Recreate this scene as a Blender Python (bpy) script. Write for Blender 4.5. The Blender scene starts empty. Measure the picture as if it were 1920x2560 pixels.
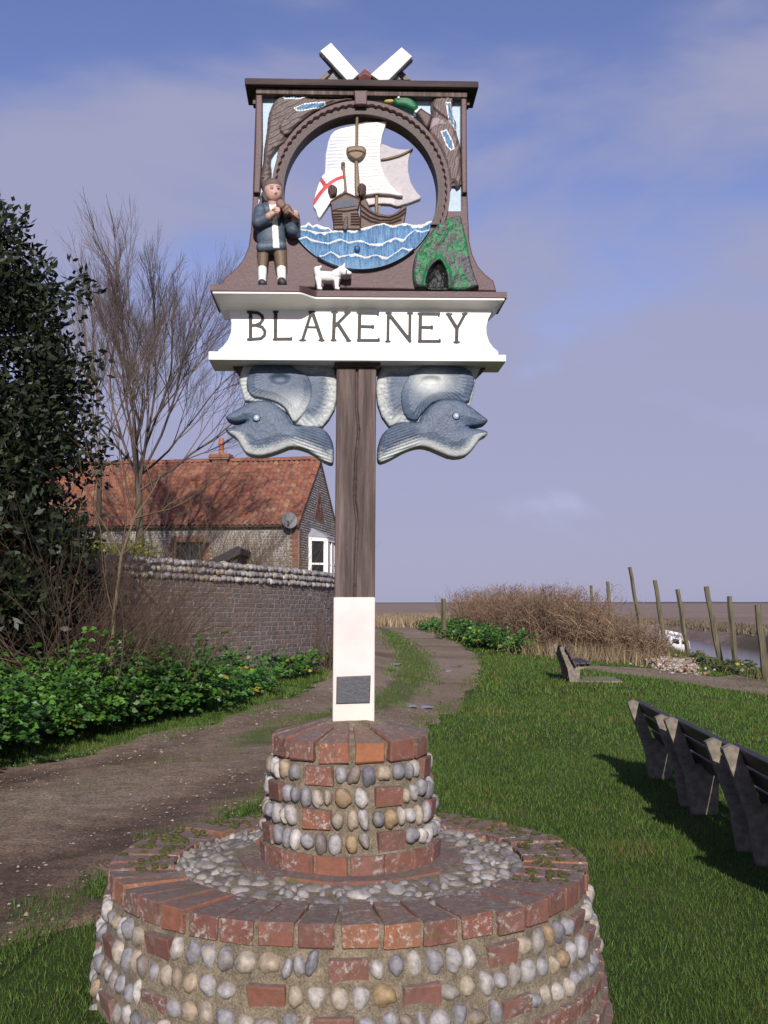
import bpy, bmesh, math, random
import numpy as np
from mathutils import Vector, Matrix

random.seed(7)
RNG = np.random.default_rng(7)
SC = bpy.context.scene
COL = SC.collection
R = math.radians
# ------------------------------------------------------------------ camera, sky, sun, exposure
FPX, CZ, PITCH = 2790.0, 1.5, R(4.65)
cam_d = bpy.data.cameras.new('camera')
cam_d.sensor_fit = 'VERTICAL'; cam_d.sensor_height = 36.0; cam_d.lens = 36.0 * FPX / 2560.0
cam_d.clip_start = 0.05; cam_d.clip_end = 9000
cam = bpy.data.objects.new('camera', cam_d); COL.objects.link(cam)
cam.location = (0, 0, CZ); cam.rotation_euler = (math.pi / 2 + PITCH, 0, 0)
SC.camera = cam
SUN_EL, SUN_AZ = R(25.0), R(3.0)          # behind the camera, a touch to the right
w = bpy.data.worlds.new('World'); SC.world = w; w.use_nodes = True
nt = w.node_tree; nt.nodes.clear()
def N(t, kind, **kw):
    n = t.nodes.new(kind)
    for k, v in kw.items():
        if k == 'inp':
            for a, b in v.items(): n.inputs[a].default_value = b
        else: setattr(n, k, v)
    return n
out = N(nt, 'ShaderNodeOutputWorld'); bg = N(nt, 'ShaderNodeBackground', inp={'Strength': 0.1})
sky = N(nt, 'ShaderNodeTexSky', sky_type='NISHITA', sun_disc=False)
sky.sun_elevation = SUN_EL; sky.sun_rotation = math.pi - SUN_AZ
sky.air_density = 1.0; sky.dust_density = 0.6; sky.ozone_density = 2.0
tint = N(nt, 'ShaderNodeMix', data_type='RGBA', blend_type='MULTIPLY', inp={0: 1.0})
tint.inputs[7].default_value = (0.94, 0.80, 1.06, 1)
nt.links.new(sky.outputs[0], tint.inputs[6])
tc = N(nt, 'ShaderNodeTexCoord'); mp = N(nt, 'ShaderNodeMapping', inp={'Scale': (1.0, 1.0, 2.4), 'Location': (3.1, 0.0, 0.35), 'Rotation': (0.0, R(14), 0.0)})
nt.links.new(tc.outputs['Generated'], mp.inputs[0])
nz = N(nt, 'ShaderNodeTexNoise', inp={'Scale': 2.6, 'Detail': 7.0, 'Roughness': 0.5, 'Distortion': 0.3})
nt.links.new(mp.outputs[0], nz.inputs[0])
sep = N(nt, 'ShaderNodeSeparateXYZ'); nt.links.new(tc.outputs['Generated'], sep.inputs[0])
low = N(nt, 'ShaderNodeMapRange', inp={1: 0.0, 2: 0.45, 3: 0.36, 4: -0.08}); nt.links.new(sep.outputs[2], low.inputs[0])
sm = N(nt, 'ShaderNodeMath', operation='ADD'); nt.links.new(nz.outputs[0], sm.inputs[0]); nt.links.new(low.outputs[0], sm.inputs[1])
cr = N(nt, 'ShaderNodeValToRGB'); cr.color_ramp.interpolation = 'EASE'
cr.color_ramp.elements[0].position = 0.43; cr.color_ramp.elements[1].position = 0.66
nt.links.new(sm.outputs[0], cr.inputs[0])
cmul = N(nt, 'ShaderNodeMath', operation='MULTIPLY', inp={1: 0.93}); nt.links.new(cr.outputs[0], cmul.inputs[0])
mixc = N(nt, 'ShaderNodeMix', data_type='RGBA'); mixc.inputs[7].default_value = (3.0, 3.05, 4.45, 1)
nt.links.new(cmul.outputs[0], mixc.inputs[0]); nt.links.new(tint.outputs[2], mixc.inputs[6])
nt.links.new(mixc.outputs[2], bg.inputs[0]); nt.links.new(bg.outputs[0], out.inputs[0])
sl = bpy.data.lights.new('sun', 'SUN'); sl.energy = 4.2; sl.angle = R(0.5); sl.color = (1.0, 0.93, 0.84)
so = bpy.data.objects.new('sun', sl); COL.objects.link(so)
sdir = Vector((math.sin(SUN_AZ) * math.cos(SUN_EL), -math.cos(SUN_AZ) * math.cos(SUN_EL), math.sin(SUN_EL)))
so.rotation_euler = sdir.to_track_quat('Z', 'Y').to_euler(); so.location = (3, -20, 15)
vs = SC.view_settings
vs.view_transform = 'Standard'; vs.look = 'None'; vs.gamma = 1.0; vs.use_curve_mapping = False; vs.exposure = 0.28

# ------------------------------------------------------------------ helpers
D2S = 1920.0 / 1659.0
def ray(x, y):
    a = (x - 960.0) / FPX; b = (1280.0 - y) / FPX
    return a, math.cos(PITCH) - b * math.sin(PITCH), math.sin(PITCH) + b * math.cos(PITCH)
def sstep(a, b, x):
    t = np.clip((np.asarray(x, float) - a) / (b - a), 0, 1); return t * t * (3 - 2 * t)
def vn(x, y, seed=0):
    x = np.asarray(x, float); y = np.asarray(y, float)
    xi = np.floor(x).astype(np.int64); yi = np.floor(y).astype(np.int64); fx = x - xi; fy = y - yi
    fx = fx * fx * (3 - 2 * fx); fy = fy * fy * (3 - 2 * fy)
    def h(i, j):
        n = (i * 374761393 + j * 668265263 + seed * 974634777) & 0xFFFFFFFF
        n = ((n ^ (n >> 13)) * 1274126177) & 0xFFFFFFFF
        return ((n ^ (n >> 16)) & 0xFFFF) / 65535.0
    return (h(xi, yi) * (1 - fx) + h(xi + 1, yi) * fx) * (1 - fy) + (h(xi, yi + 1) * (1 - fx) + h(xi + 1, yi + 1) * fx) * fy
def fbm(x, y, seed=0, o=4):
    s = 0; a = 0.5
    for k in range(o):
        s = s + a * vn(np.asarray(x) * 2 ** k, np.asarray(y) * 2 ** k, seed + k); a *= 0.5
    return s / (1 - 0.5 ** o)
def creek_near(y): return 9.9 + 0.085 * (np.asarray(y, float) - 28) + 0.5 * np.sin(np.asarray(y, float) * 0.13)
def creek_far(y): return 26.0 + 1.6 * np.sin(np.asarray(y, float) * 0.06 + 1)
def H(x, y):
    x = np.asarray(x, float); y = np.asarray(y, float)
    b = 0.24 - 0.39 * sstep(-0.95, 1.3, x)
    f = sstep(22, 45, y); b = b * (1 - f) + (-0.08) * f
    b = b - 0.25 * sstep(4, 9.5, x)
    b = b + 0.05 * (fbm(x * 0.45, y * 0.45, 3, 3) - 0.5)
    d = x - creek_near(y)
    bk = sstep(0.0, 2.6, d)
    z = b * (1 - bk) + (-1.85) * bk
    bf = np.maximum(sstep(-1.4, 0.6, x - creek_far(y) + 0.8 * fbm(x * .7, y * .7, 9, 3)), sstep(150, 175, y))
    return z * (1 - bf) + (-0.62 + 0.12 * (fbm(x * .3, y * .3, 5, 3) - .5)) * bf
TT = 0.3 * 1.0015 ** np.arange(4600)
def at(xd, yd, zoff=0.0):
    """ground point under a point of the photograph (1659-wide scale)"""
    a, b, c = ray(xd * D2S, yd * D2S)
    t = TT; k = np.argmax(CZ + c * t < H(a * t, b * t) + zoff); t = float(TT[k])
    return a * t, b * t
def link(o, parent=None):
    COL.objects.link(o)
    if parent is not None: o.parent = parent
    return o
def tag(o, label=None, cat=None, group=None, kind=None):
    if label: o['label'] = label
    if cat: o['category'] = cat
    if group: o['group'] = group
    if kind: o['kind'] = kind
    return o
def empty(name, loc=(0, 0, 0), rz=0, parent=None):
    o = bpy.data.objects.new(name, None); o.location = loc; o.rotation_euler = (0, 0, rz); o.empty_display_size = 0.1
    return link(o, parent)
def npmesh(name, V, faces, smooth=False, col=None, cname='Col'):
    """faces: list of int arrays (n,3) / (n,4)"""
    V = np.asarray(V, np.float32); me = bpy.data.meshes.new(name)
    me.vertices.add(len(V)); me.vertices.foreach_set('co', V.ravel())
    faces = [np.asarray(f, np.int32) for f in faces if len(f)]
    nl = sum(f.size for f in faces); npl = sum(len(f) for f in faces)
    me.loops.add(nl); me.polygons.add(npl)
    me.loops.foreach_set('vertex_index', np.concatenate([f.ravel() for f in faces]))
    tot = np.concatenate([np.full(len(f), f.shape[1], np.int32) for f in faces])
    st = np.concatenate([[0], np.cumsum(tot)[:-1]]).astype(np.int32)
    me.polygons.foreach_set('loop_start', st)
    me.update(calc_edges=True)
    me.polygons.foreach_set('use_smooth', np.full(npl, bool(smooth)))
    if col is not None:
        at_ = me.color_attributes.new(cname, 'FLOAT_COLOR', 'POINT')
        c = np.ones((len(V), 4), np.float32); c[:, :3] = col; at_.data.foreach_set('color', c.ravel())
    return me
def obj(name, me, mat, parent=None, loc=None, rot=None, scale=None):
    o = bpy.data.objects.new(name, me)
    if mat is not None and len(me.materials) == 0: me.materials.append(mat)
    if loc is not None: o.location = loc
    if rot is not None: o.rotation_euler = rot
    if scale is not None: o.scale = scale
    return link(o, parent)
class Acc:
    def __init__(s): s.V = []; s.F3 = []; s.F4 = []; s.C = []; s.n = 0
    def add(s, V, F3=None, F4=None, col=None):
        V = np.asarray(V, float).reshape(-1, 3)
        if F3 is not None and len(F3): s.F3.append(np.asarray(F3) + s.n)
        if F4 is not None and len(F4): s.F4.append(np.asarray(F4) + s.n)
        c = np.zeros((len(V), 3)); c[:] = (0.5, 0.5, 0.5) if col is None else col
        s.C.append(c); s.V.append(V); s.n += len(V)
    def mesh(s, name, smooth=False):
        f = []
        if s.F3: f.append(np.concatenate(s.F3))
        if s.F4: f.append(np.concatenate(s.F4))
        return npmesh(name, np.concatenate(s.V), f, smooth, np.concatenate(s.C))
    def box(s, c, d, M=None, col=None):
        x, y, z = [v / 2 for v in d]
        V = np.array([(i * x, j * y, k * z) for i in (-1, 1) for j in (-1, 1) for k in (-1, 1)], float)
        if M is not None: V = V @ np.array(M.to_3x3()).T
        V += np.array(c)
        s.add(V, None, [(0, 1, 3, 2), (4, 6, 7, 5), (0, 4, 5, 1), (2, 3, 7, 6), (0, 2, 6, 4), (1, 5, 7, 3)], col)
    def tube(s, P, r, k=5, col=None, cap=True):
        P = np.asarray(P, float); n = len(P); r = np.broadcast_to(np.asarray(r, float), (n,))
        T = np.gradient(P, axis=0); T /= np.linalg.norm(T, axis=1)[:, None] + 1e-9
        ref = np.array((0.31, 0.93, 0.17)) if abs(T[0, 2]) > .8 else np.array((0.1, 0.2, 1.0))
        A = np.cross(T, ref); A /= np.linalg.norm(A, axis=1)[:, None] + 1e-9; B = np.cross(T, A)
        an = np.arange(k) / k * 2 * math.pi
        V = P[:, None, :] + r[:, None, None] * (A[:, None, :] * np.cos(an)[None, :, None] + B[:, None, :] * np.sin(an)[None, :, None])
        i, j = np.meshgrid(np.arange(n - 1), np.arange(k), indexing='ij'); j2 = (j + 1) % k
        F = np.stack([i * k + j, i * k + j2, (i + 1) * k + j2, (i + 1) * k + j], -1).reshape(-1, 4)
        F3 = None; V = V.reshape(-1, 3)
        if cap:
            V = np.vstack([V, P[:1], P[-1:]]); jj = np.arange(k)
            F3 = np.vstack([np.stack([np.full(k, n * k), (jj + 1) % k, jj], 1), np.stack([np.full(k, n * k + 1), (n - 1) * k + jj, (n - 1) * k + (jj + 1) % k], 1)])
        s.add(V, F3, F, col)
    def prism(s, pts, axis_fn, t0, t1, col=None):
        """pts: 2D outline, axis_fn(p,t)->3D"""
        n = len(pts); V = [axis_fn(p, t0) for p in pts] + [axis_fn(p, t1) for p in pts]
        F4 = [(i, (i + 1) % n, n + (i + 1) % n, n + i) for i in range(n)]
        from mathutils.geometry import tessellate_polygon
        tri = tessellate_polygon([[Vector((p[0], p[1], 0)) for p in pts]])
        s.add(V, [tuple(t) for t in tri] + [tuple(n + q for q in t[::-1]) for t in tri], F4, col)
def bevel(me, w, seg=2, limit=True):
    bm = bmesh.new(); bm.from_mesh(me)
    es = [e for e in bm.edges if not limit or (len(e.link_faces) == 2 and e.calc_face_angle(0) > 0.6)]
    bmesh.ops.recalc_face_normals(bm, faces=bm.faces[:])
    bmesh.ops.bevel(bm, geom=es, offset=w, segments=seg, affect='EDGES', profile=0.6)
    bm.to_mesh(me); bm.free(); return me
def srgb(r, g, b, k=1.0):
    f = lambda c: ((c / 255 + .055) / 1.055) ** 2.4 if c > 10 else c / 255 / 12.92
    return np.array((f(r) * k, f(g) * k, f(b) * k))

# ------------------------------------------------------------------ materials
def new_mat(name):
    m = bpy.data.materials.new(name); m.use_nodes = True
    t = m.node_tree; b = t.nodes['Principled BSDF']; return m, t, b
def noise(t, scale, detail=4.0, rough=0.55, coord='Object', stretch=None, dist=0.0):
    c = N(t, 'ShaderNodeTexCoord'); n = N(t, 'ShaderNodeTexNoise', inp={'Scale': scale, 'Detail': detail, 'Roughness': rough, 'Distortion': dist})
    if stretch:
        mpn = N(t, 'ShaderNodeMapping', inp={'Scale': stretch}); t.links.new(c.outputs[coord], mpn.inputs[0]); t.links.new(mpn.outputs[0], n.inputs[0])
    else: t.links.new(c.outputs[coord], n.inputs[0])
    return n
def geo_noise(t, scale, detail=4.0, rough=0.55, stretch=None):
    c = N(t, 'ShaderNodeNewGeometry'); n = N(t, 'ShaderNodeTexNoise', inp={'Scale': scale, 'Detail': detail, 'Roughness': rough})
    if stretch:
        mpn = N(t, 'ShaderNodeMapping', inp={'Scale': stretch}); t.links.new(c.outputs['Position'], mpn.inputs[0]); t.links.new(mpn.outputs[0], n.inputs[0])
    else: t.links.new(c.outputs['Position'], n.inputs[0])
    return n
def ramp(t, src, stops, interp='LINEAR'):
    r = N(t, 'ShaderNodeValToRGB'); r.color_ramp.interpolation = interp; e = r.color_ramp.elements
    while len(e) < len(stops): e.new(0.5)
    for k, (p, c) in enumerate(stops):
        e[k].position = p; e[k].color = (c, c, c, 1) if np.isscalar(c) else (c[0], c[1], c[2], 1)
    t.links.new(src, r.inputs[0]); return r
def mix(t, fac, a, b, mode='MIX'):
    m = N(t, 'ShaderNodeMix', data_type='RGBA', blend_type=mode)
    for i, v in ((0, fac), (6, a), (7, b)):
        if hasattr(v, 'is_linked') or hasattr(v, 'links'): t.links.new(v, m.inputs[i])
        elif i == 0: m.inputs[0].default_value = v
        else: m.inputs[i].default_value = (v[0], v[1], v[2], 1)
    return m.outputs[2]
def bump(t, b, src, strength=0.3, dist=0.01):
    n = N(t, 'ShaderNodeBump', inp={'Strength': strength, 'Distance': dist}); t.links.new(src, n.inputs['Height']); t.links.new(n.outputs[0], b.inputs['Normal'])
def m_paint(name='carved_paint', rough=0.5, grain=1.0):
    m, t, b = new_mat(name)
    a = N(t, 'ShaderNodeAttribute', attribute_name='Col')
    n = noise(t, 60, 5); r = ramp(t, n.outputs[0], [(0.3, 0.82), (0.65, 1.06)])
    c = mix(t, 0.7 * grain, a.outputs[0], r.outputs[0], 'MULTIPLY')
    n2 = noise(t, 7, 5, 0.65); r2 = ramp(t, n2.outputs[0], [(0.35, 0.86), (0.6, 1.0)])
    c = mix(t, 0.6 * grain, c, r2.outputs[0], 'MULTIPLY')
    t.links.new(c, b.inputs['Base Color']); b.inputs['Roughness'].default_value = rough
    bump(t, b, noise(t, 110, 5, .7).outputs[0], 0.5, 0.004); return m
M_PAINT = m_paint()
def m_plain(name, col, rough=0.7, var=0.25, scale=14, bs=0.2, bd=0.004, bscale=80, metallic=0.0, stretch=None):
    m, t, b = new_mat(name)
    n = noise(t, scale, 5, stretch=stretch); r = ramp(t, n.outputs[0], [(0.3, 1 - var), (0.7, 1 + var * .6)])
    t.links.new(mix(t, 1.0, col, r.outputs[0], 'MULTIPLY'), b.inputs['Base Color'])
    b.inputs['Roughness'].default_value = rough; b.inputs['Metallic'].default_value = metallic
    bump(t, b, noise(t, bscale, 4, stretch=stretch).outputs[0], bs, bd); return m
def m_attr(name, rough=0.8, spec=0.3, trans=0.0):
    m, t, b = new_mat(name)
    a = N(t, 'ShaderNodeAttribute', attribute_name='Col'); t.links.new(a.outputs[0], b.inputs['Base Color'])
    b.inputs['Roughness'].default_value = rough; b.inputs['Specular IOR Level'].default_value = spec
    if trans > 0:
        tr = N(t, 'ShaderNodeBsdfTranslucent'); t.links.new(a.outputs[0], tr.inputs[0])
        mx = N(t, 'ShaderNodeMixShader', inp={0: trans}); o = t.nodes['Material Output']
        t.links.new(b.outputs[0], mx.inputs[1]); t.links.new(tr.outputs[0], mx.inputs[2]); t.links.new(mx.outputs[0], o.inputs[0])
    return m
def m_brick(name, use_attr=False, stops=None, lichen=0.5, lich_col=(0.42, 0.40, 0.38), moss=0.0, soil=0.0):
    m, t, b = new_mat(name)
    if use_attr: src = N(t, 'ShaderNodeAttribute', attribute_name='Col').outputs[0]
    else: src = N(t, 'ShaderNodeObjectInfo').outputs['Random']
    stops = stops or [(0.0, (0.155, 0.066, 0.05)), (0.3, (0.205, 0.082, 0.056)), (0.55, (0.185, 0.092, 0.075)), (0.78, (0.235, 0.09, 0.055)), (0.9, (0.31, 0.125, 0.055)), (1.0, (0.135, 0.075, 0.068))]
    c = ramp(t, src, stops).outputs[0]
    n = geo_noise(t, 30, 6, 0.7); c = mix(t, 0.8, c, ramp(t, n.outputs[0], [(0.3, 0.62), (0.7, 1.18)]).outputs[0], 'MULTIPLY')
    n2 = geo_noise(t, 55, 7, 0.75); n3 = geo_noise(t, 5.5, 4, 0.6)
    lm = mix(t, 1.0, ramp(t, n2.outputs[0], [(0.52, 0.0), (0.62, 1.0)]).outputs[0], ramp(t, n3.outputs[0], [(0.62 - lichen * .3, 0.0), (0.76 - lichen * .3, 1.0)]).outputs[0], 'MULTIPLY')
    c = mix(t, lm, c, lich_col)
    nd = geo_noise(t, 11, 5, 0.7); c = mix(t, ramp(t, nd.outputs[0], [(0.5, 0.0), (0.68, 0.55)]).outputs[0], c, (0.10, 0.085, 0.07))
    if moss > 0:
        n4 = geo_noise(t, 9, 5, 0.7); c = mix(t, ramp(t, n4.outputs[0], [(0.62 - moss * .1, 0.0), (0.72 - moss * .1, 0.9)]).outputs[0], c, (0.10, 0.10, 0.025))
    if soil > 0:
        g = N(t, 'ShaderNodeNewGeometry'); sx = N(t, 'ShaderNodeSeparateXYZ'); t.links.new(g.outputs['True Normal'], sx.inputs[0])
        up = ramp(t, sx.outputs[2], [(0.75, 0.0), (0.9, soil)]).outputs[0]; n5 = geo_noise(t, 16, 5, 0.7)
        up = mix(t, 1.0, up, ramp(t, n5.outputs[0], [(0.3, 0.35), (0.55, 1.0)]).outputs[0], 'MULTIPLY')
        c = mix(t, up, c, ramp(t, n2.outputs[0], [(0.35, (0.10, 0.078, 0.068)), (0.65, (0.20, 0.165, 0.14))]).outputs[0])
    t.links.new(c, b.inputs['Base Color']); b.inputs['Roughness'].default_value = 0.9
    bump(t, b, n2.outputs[0], 0.55, 0.006); return m
def m_stone(name, use_attr=False, stops=None):
    m, t, b = new_mat(name)
    src = N(t, 'ShaderNodeAttribute', attribute_name='Col').outputs[0] if use_attr else N(t, 'ShaderNodeObjectInfo').outputs['Random']
    stops = stops or [(0.0, (0.17, 0.165, 0.185)), (0.2, (0.29, 0.28, 0.295)), (0.4, (0.42, 0.385, 0.365)), (0.55, (0.20, 0.195, 0.22)), (0.66, (0.34, 0.28, 0.205)), (0.8, (0.47, 0.45, 0.44)), (0.92, (0.29, 0.20, 0.105)), (1.0, (0.12, 0.12, 0.145))]
    c = ramp(t, src, stops).outputs[0]
    n = geo_noise(t, 45, 6, 0.7); c = mix(t, 0.85, c, ramp(t, n.outputs[0], [(0.32, 0.42), (0.62, 1.12)]).outputs[0], 'MULTIPLY')
    n2 = geo_noise(t, 120, 4, 0.7); c = mix(t, ramp(t, n2.outputs[0], [(0.6, 0.0), (0.7, 0.6)]).outputs[0], c, (0.13, 0.12, 0.12))
    n3 = geo_noise(t, 14, 4, 0.6); c = mix(t, ramp(t, n3.outputs[0], [(0.62, 0.0), (0.72, 0.6)]).outputs[0], c, (0.34, 0.25, 0.10))
    t.links.new(c, b.inputs['Base Color']); b.inputs['Roughness'].default_value = 0.62
    bump(t, b, n.outputs[0], 0.35, 0.004); return m
def m_mortar(name, col=(0.25, 0.205, 0.145)):
    m, t, b = new_mat(name)
    n = geo_noise(t, 22, 6, 0.7); n2 = geo_noise(t, 170, 4, 0.75)
    c = mix(t, 0.9, col, ramp(t, n.outputs[0], [(0.3, 0.38), (0.66, 1.25)]).outputs[0], 'MULTIPLY')
    c = mix(t, 0.8, c, ramp(t, n2.outputs[0], [(0.35, 0.5), (0.65, 1.35)]).outputs[0], 'MULTIPLY')
    n4 = geo_noise(t, 8, 5, 0.7); c = mix(t, ramp(t, n4.outputs[0], [(0.56, 0.0), (0.7, 0.7)]).outputs[0], c, (0.115, 0.11, 0.045))
    t.links.new(c, b.inputs['Base Color']); b.inputs['Roughness'].default_value = 0.95
    hh_ = mix(t, .5, n2.outputs[0], n.outputs[0]); bump(t, b, hh_, 1.0, 0.02); return m
def m_wood(name, dark, light, stretch=(14, 14, 0.7), rough=0.8, coord='Object'):
    m, t, b = new_mat(name)
    n = noise(t, 3.0, 7, 0.7, coord, stretch); n2 = noise(t, 2.2, 5, 0.6, coord, (2, 2, 0.6))
    c = ramp(t, n.outputs[0], [(0.3, dark), (0.7, light)]).outputs[0]
    c = mix(t, 0.8, c, ramp(t, n2.outputs[0], [(0.3, 0.55), (0.7, 1.25)]).outputs[0], 'MULTIPLY')
    t.links.new(c, b.inputs['Base Color']); b.inputs['Roughness'].default_value = rough
    bump(t, b, n.outputs[0], 0.5, 0.004); return m
M_BRICK = m_brick('plinth_brick', lichen=0.62, moss=0.05, soil=.8); M_STONE = m_stone('flint_pebble'); M_MORTAR = m_mortar('lime_mortar', (0.29, 0.235, 0.165))
M_BRICKA = m_brick('plinth_brick_far', True, lichen=0.5, moss=0.05); M_STONEA = m_stone('flint_pebble_far', True)
M_COB = m_stone('cobble', False, [(0.0, (0.13, 0.12, 0.125)), (0.3, (0.22, 0.20, 0.19)), (0.6, (0.28, 0.25, 0.22)), (0.8, (0.19, 0.175, 0.17)), (1.0, (0.36, 0.34, 0.33))])
WB = [(0.0, (0.12, 0.092, 0.082)), (0.35, (0.17, 0.122, 0.105)), (0.7, (0.155, 0.13, 0.12)), (1.0, (0.20, 0.125, 0.095))]
M_WBRICK = m_brick('wall_brick', False, WB, 0.55, (0.30, 0.28, 0.28)); M_WBRICKA = m_brick('wall_brick_far', True, WB, 0.55, (0.30, 0.28, 0.28))
FL = [(0.0, (0.13, 0.12, 0.13)), (0.4, (0.31, 0.29, 0.29)), (0.7, (0.20, 0.19, 0.195)), (0.85, (0.27, 0.21, 0.13)), (1.0, (0.44, 0.43, 0.44))]
M_FLINT = m_stone('wall_flint', False, FL); M_FLINTA = m_stone('house_flint', True, FL)
M_WMORTAR = m_mortar('wall_mortar', (0.36, 0.33, 0.31))
TS = [(0.0, (0.13, 0.045, 0.03)), (0.3, (0.22, 0.062, 0.032)), (0.55, (0.17, 0.062, 0.042)), (0.85, (0.28, 0.085, 0.036)), (0.95, (0.22, 0.11, 0.07)), (1.0, (0.27, 0.15, 0.05))]
M_TILE = m_brick('clay_pantile', False, TS, 0.64, (0.40, 0.34, 0.30)); M_TILEA = m_brick('clay_pantile_far', True, TS, 0.64, (0.40, 0.34, 0.30))
M_ATTR = m_attr('matt_colour'); M_LEAF = m_attr('leaf', 0.45, 0.5, 0.25); M_HOLM = m_attr('holm_leaf', 0.5, 0.35, 0.05)
M_TWIG = m_attr('twig', 0.85, 0.2); M_GRASS = m_attr('grass_blade', 0.6, 0.35, 0.3)
M_CONC = m_plain('concrete', (0.20, 0.172, 0.137), 0.9, 0.45, 18, 0.6, 0.006, 120)
M_BWOOD = m_wood('bench_wood', (0.020, 0.015, 0.017), (0.06, 0.048, 0.05), (9, 0.5, 9), 0.55)
M_POST = m_wood('sign_post_wood', (0.035, 0.021, 0.018), (0.155, 0.105, 0.09), (20, 20, 0.8))
M_MOOR = m_wood('mooring_wood', (0.055, 0.048, 0.034), (0.17, 0.15, 0.085), (10, 10, 0.6))
M_WHITE = m_plain('white_paint', (0.80, 0.79, 0.76), 0.45, 0.06, 9, 0.1, 0.002, 60)

# ------------------------------------------------------------------ ground, track, path, water
def terrain():
    def ax(segs): return np.unique(np.concatenate([np.arange(*s) for s in segs] + [np.array([])]))
    gx = np.concatenate([-np.geomspace(3500, 60, 14), np.arange(-58, -10, 2.0), np.arange(-10, 14, 0.18), np.arange(14, 34, 0.5), np.arange(34, 80, 3), np.geomspace(80, 3500, 14)])
    gy = np.concatenate([np.arange(-30, 2, 1.5), np.arange(2, 26, 0.18), np.arange(26, 60, 0.6), np.arange(60, 190, 2.0), np.geomspace(190, 5200, 24)])
    X, Y = np.meshgrid(gx, gy); Z = H(X, Y); ny, nx = X.shape
    V = np.stack([X, Y, Z], -1).reshape(-1, 3)
    i, j = np.meshgrid(np.arange(ny - 1), np.arange(nx - 1), indexing='ij'); a = i * nx + j
    F = np.stack([a, a + 1, a + nx + 1, a + nx], -1).reshape(-1, 4)
    d = X - creek_near(Y)
    marsh = np.maximum(sstep(-0.4, 0.6, X - creek_far(Y)), sstep(60, 85, Y))
    mud = sstep(0.5, 1.6, d) * (1 - marsh)
    scrub = sstep(1.5, -1.5, X + 2.9 - 0.30 * (Y - 9)) * sstep(30, 24, Y) * 0.0
    C = np.stack([1 - np.maximum(marsh, mud), marsh, mud], -1).reshape(-1, 3)
    return npmesh('ground', V, [F], True, C)
def m_ground():
    m, t, b = new_mat('ground')
    a = N(t, 'ShaderNodeAttribute', attribute_name='Col'); s = N(t, 'ShaderNodeSeparateColor'); t.links.new(a.outputs[0], s.inputs[0])
    n1 = geo_noise(t, 1.3, 6, 0.6); n2 = geo_noise(t, 38, 5, 0.7); n3 = geo_noise(t, 0.10, 6, 0.7, (.35, 1, 1))
    g = ramp(t, n1.outputs[0], [(0.3, (0.034, 0.055, 0.012)), (0.5, (0.05, 0.078, 0.016)), (0.64, (0.09, 0.092, 0.03)), (0.74, (0.13, 0.105, 0.055))]).outputs[0]
    g = mix(t, 0.8, g, ramp(t, n2.outputs[0], [(0.3, 0.4), (0.7, 1.4)]).outputs[0], 'MULTIPLY')
    ms = ramp(t, n3.outputs[0], [(0.3, (0.19, 0.13, 0.105)), (0.5, (0.27, 0.20, 0.165)), (0.7, (0.36, 0.29, 0.24))]).outputs[0]
    ms = mix(t, 0.6, ms, ramp(t, geo_noise(t, 2.5, 5, .7, (1, .4, 1)).outputs[0], [(0.3, 0.5), (0.7, 1.3)]).outputs[0], 'MULTIPLY')
    md = ramp(t, n1.outputs[0], [(0.3, (0.05, 0.038, 0.032)), (0.7, (0.09, 0.07, 0.06))]).outputs[0]
    c = mix(t, s.outputs[1], g, ms); c = mix(t, s.outputs[2], c, md)
    t.links.new(c, b.inputs['Base Color']); b.inputs['Roughness'].default_value = 0.95; b.inputs['Specular IOR Level'].default_value = 0.15
    bump(t, b, n2.outputs[0], 0.7, 0.03); return m
ground = obj('ground', terrain(), m_ground()); tag(ground, 'rough grass land running out to brown salt marsh', 'ground', kind='structure')

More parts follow.
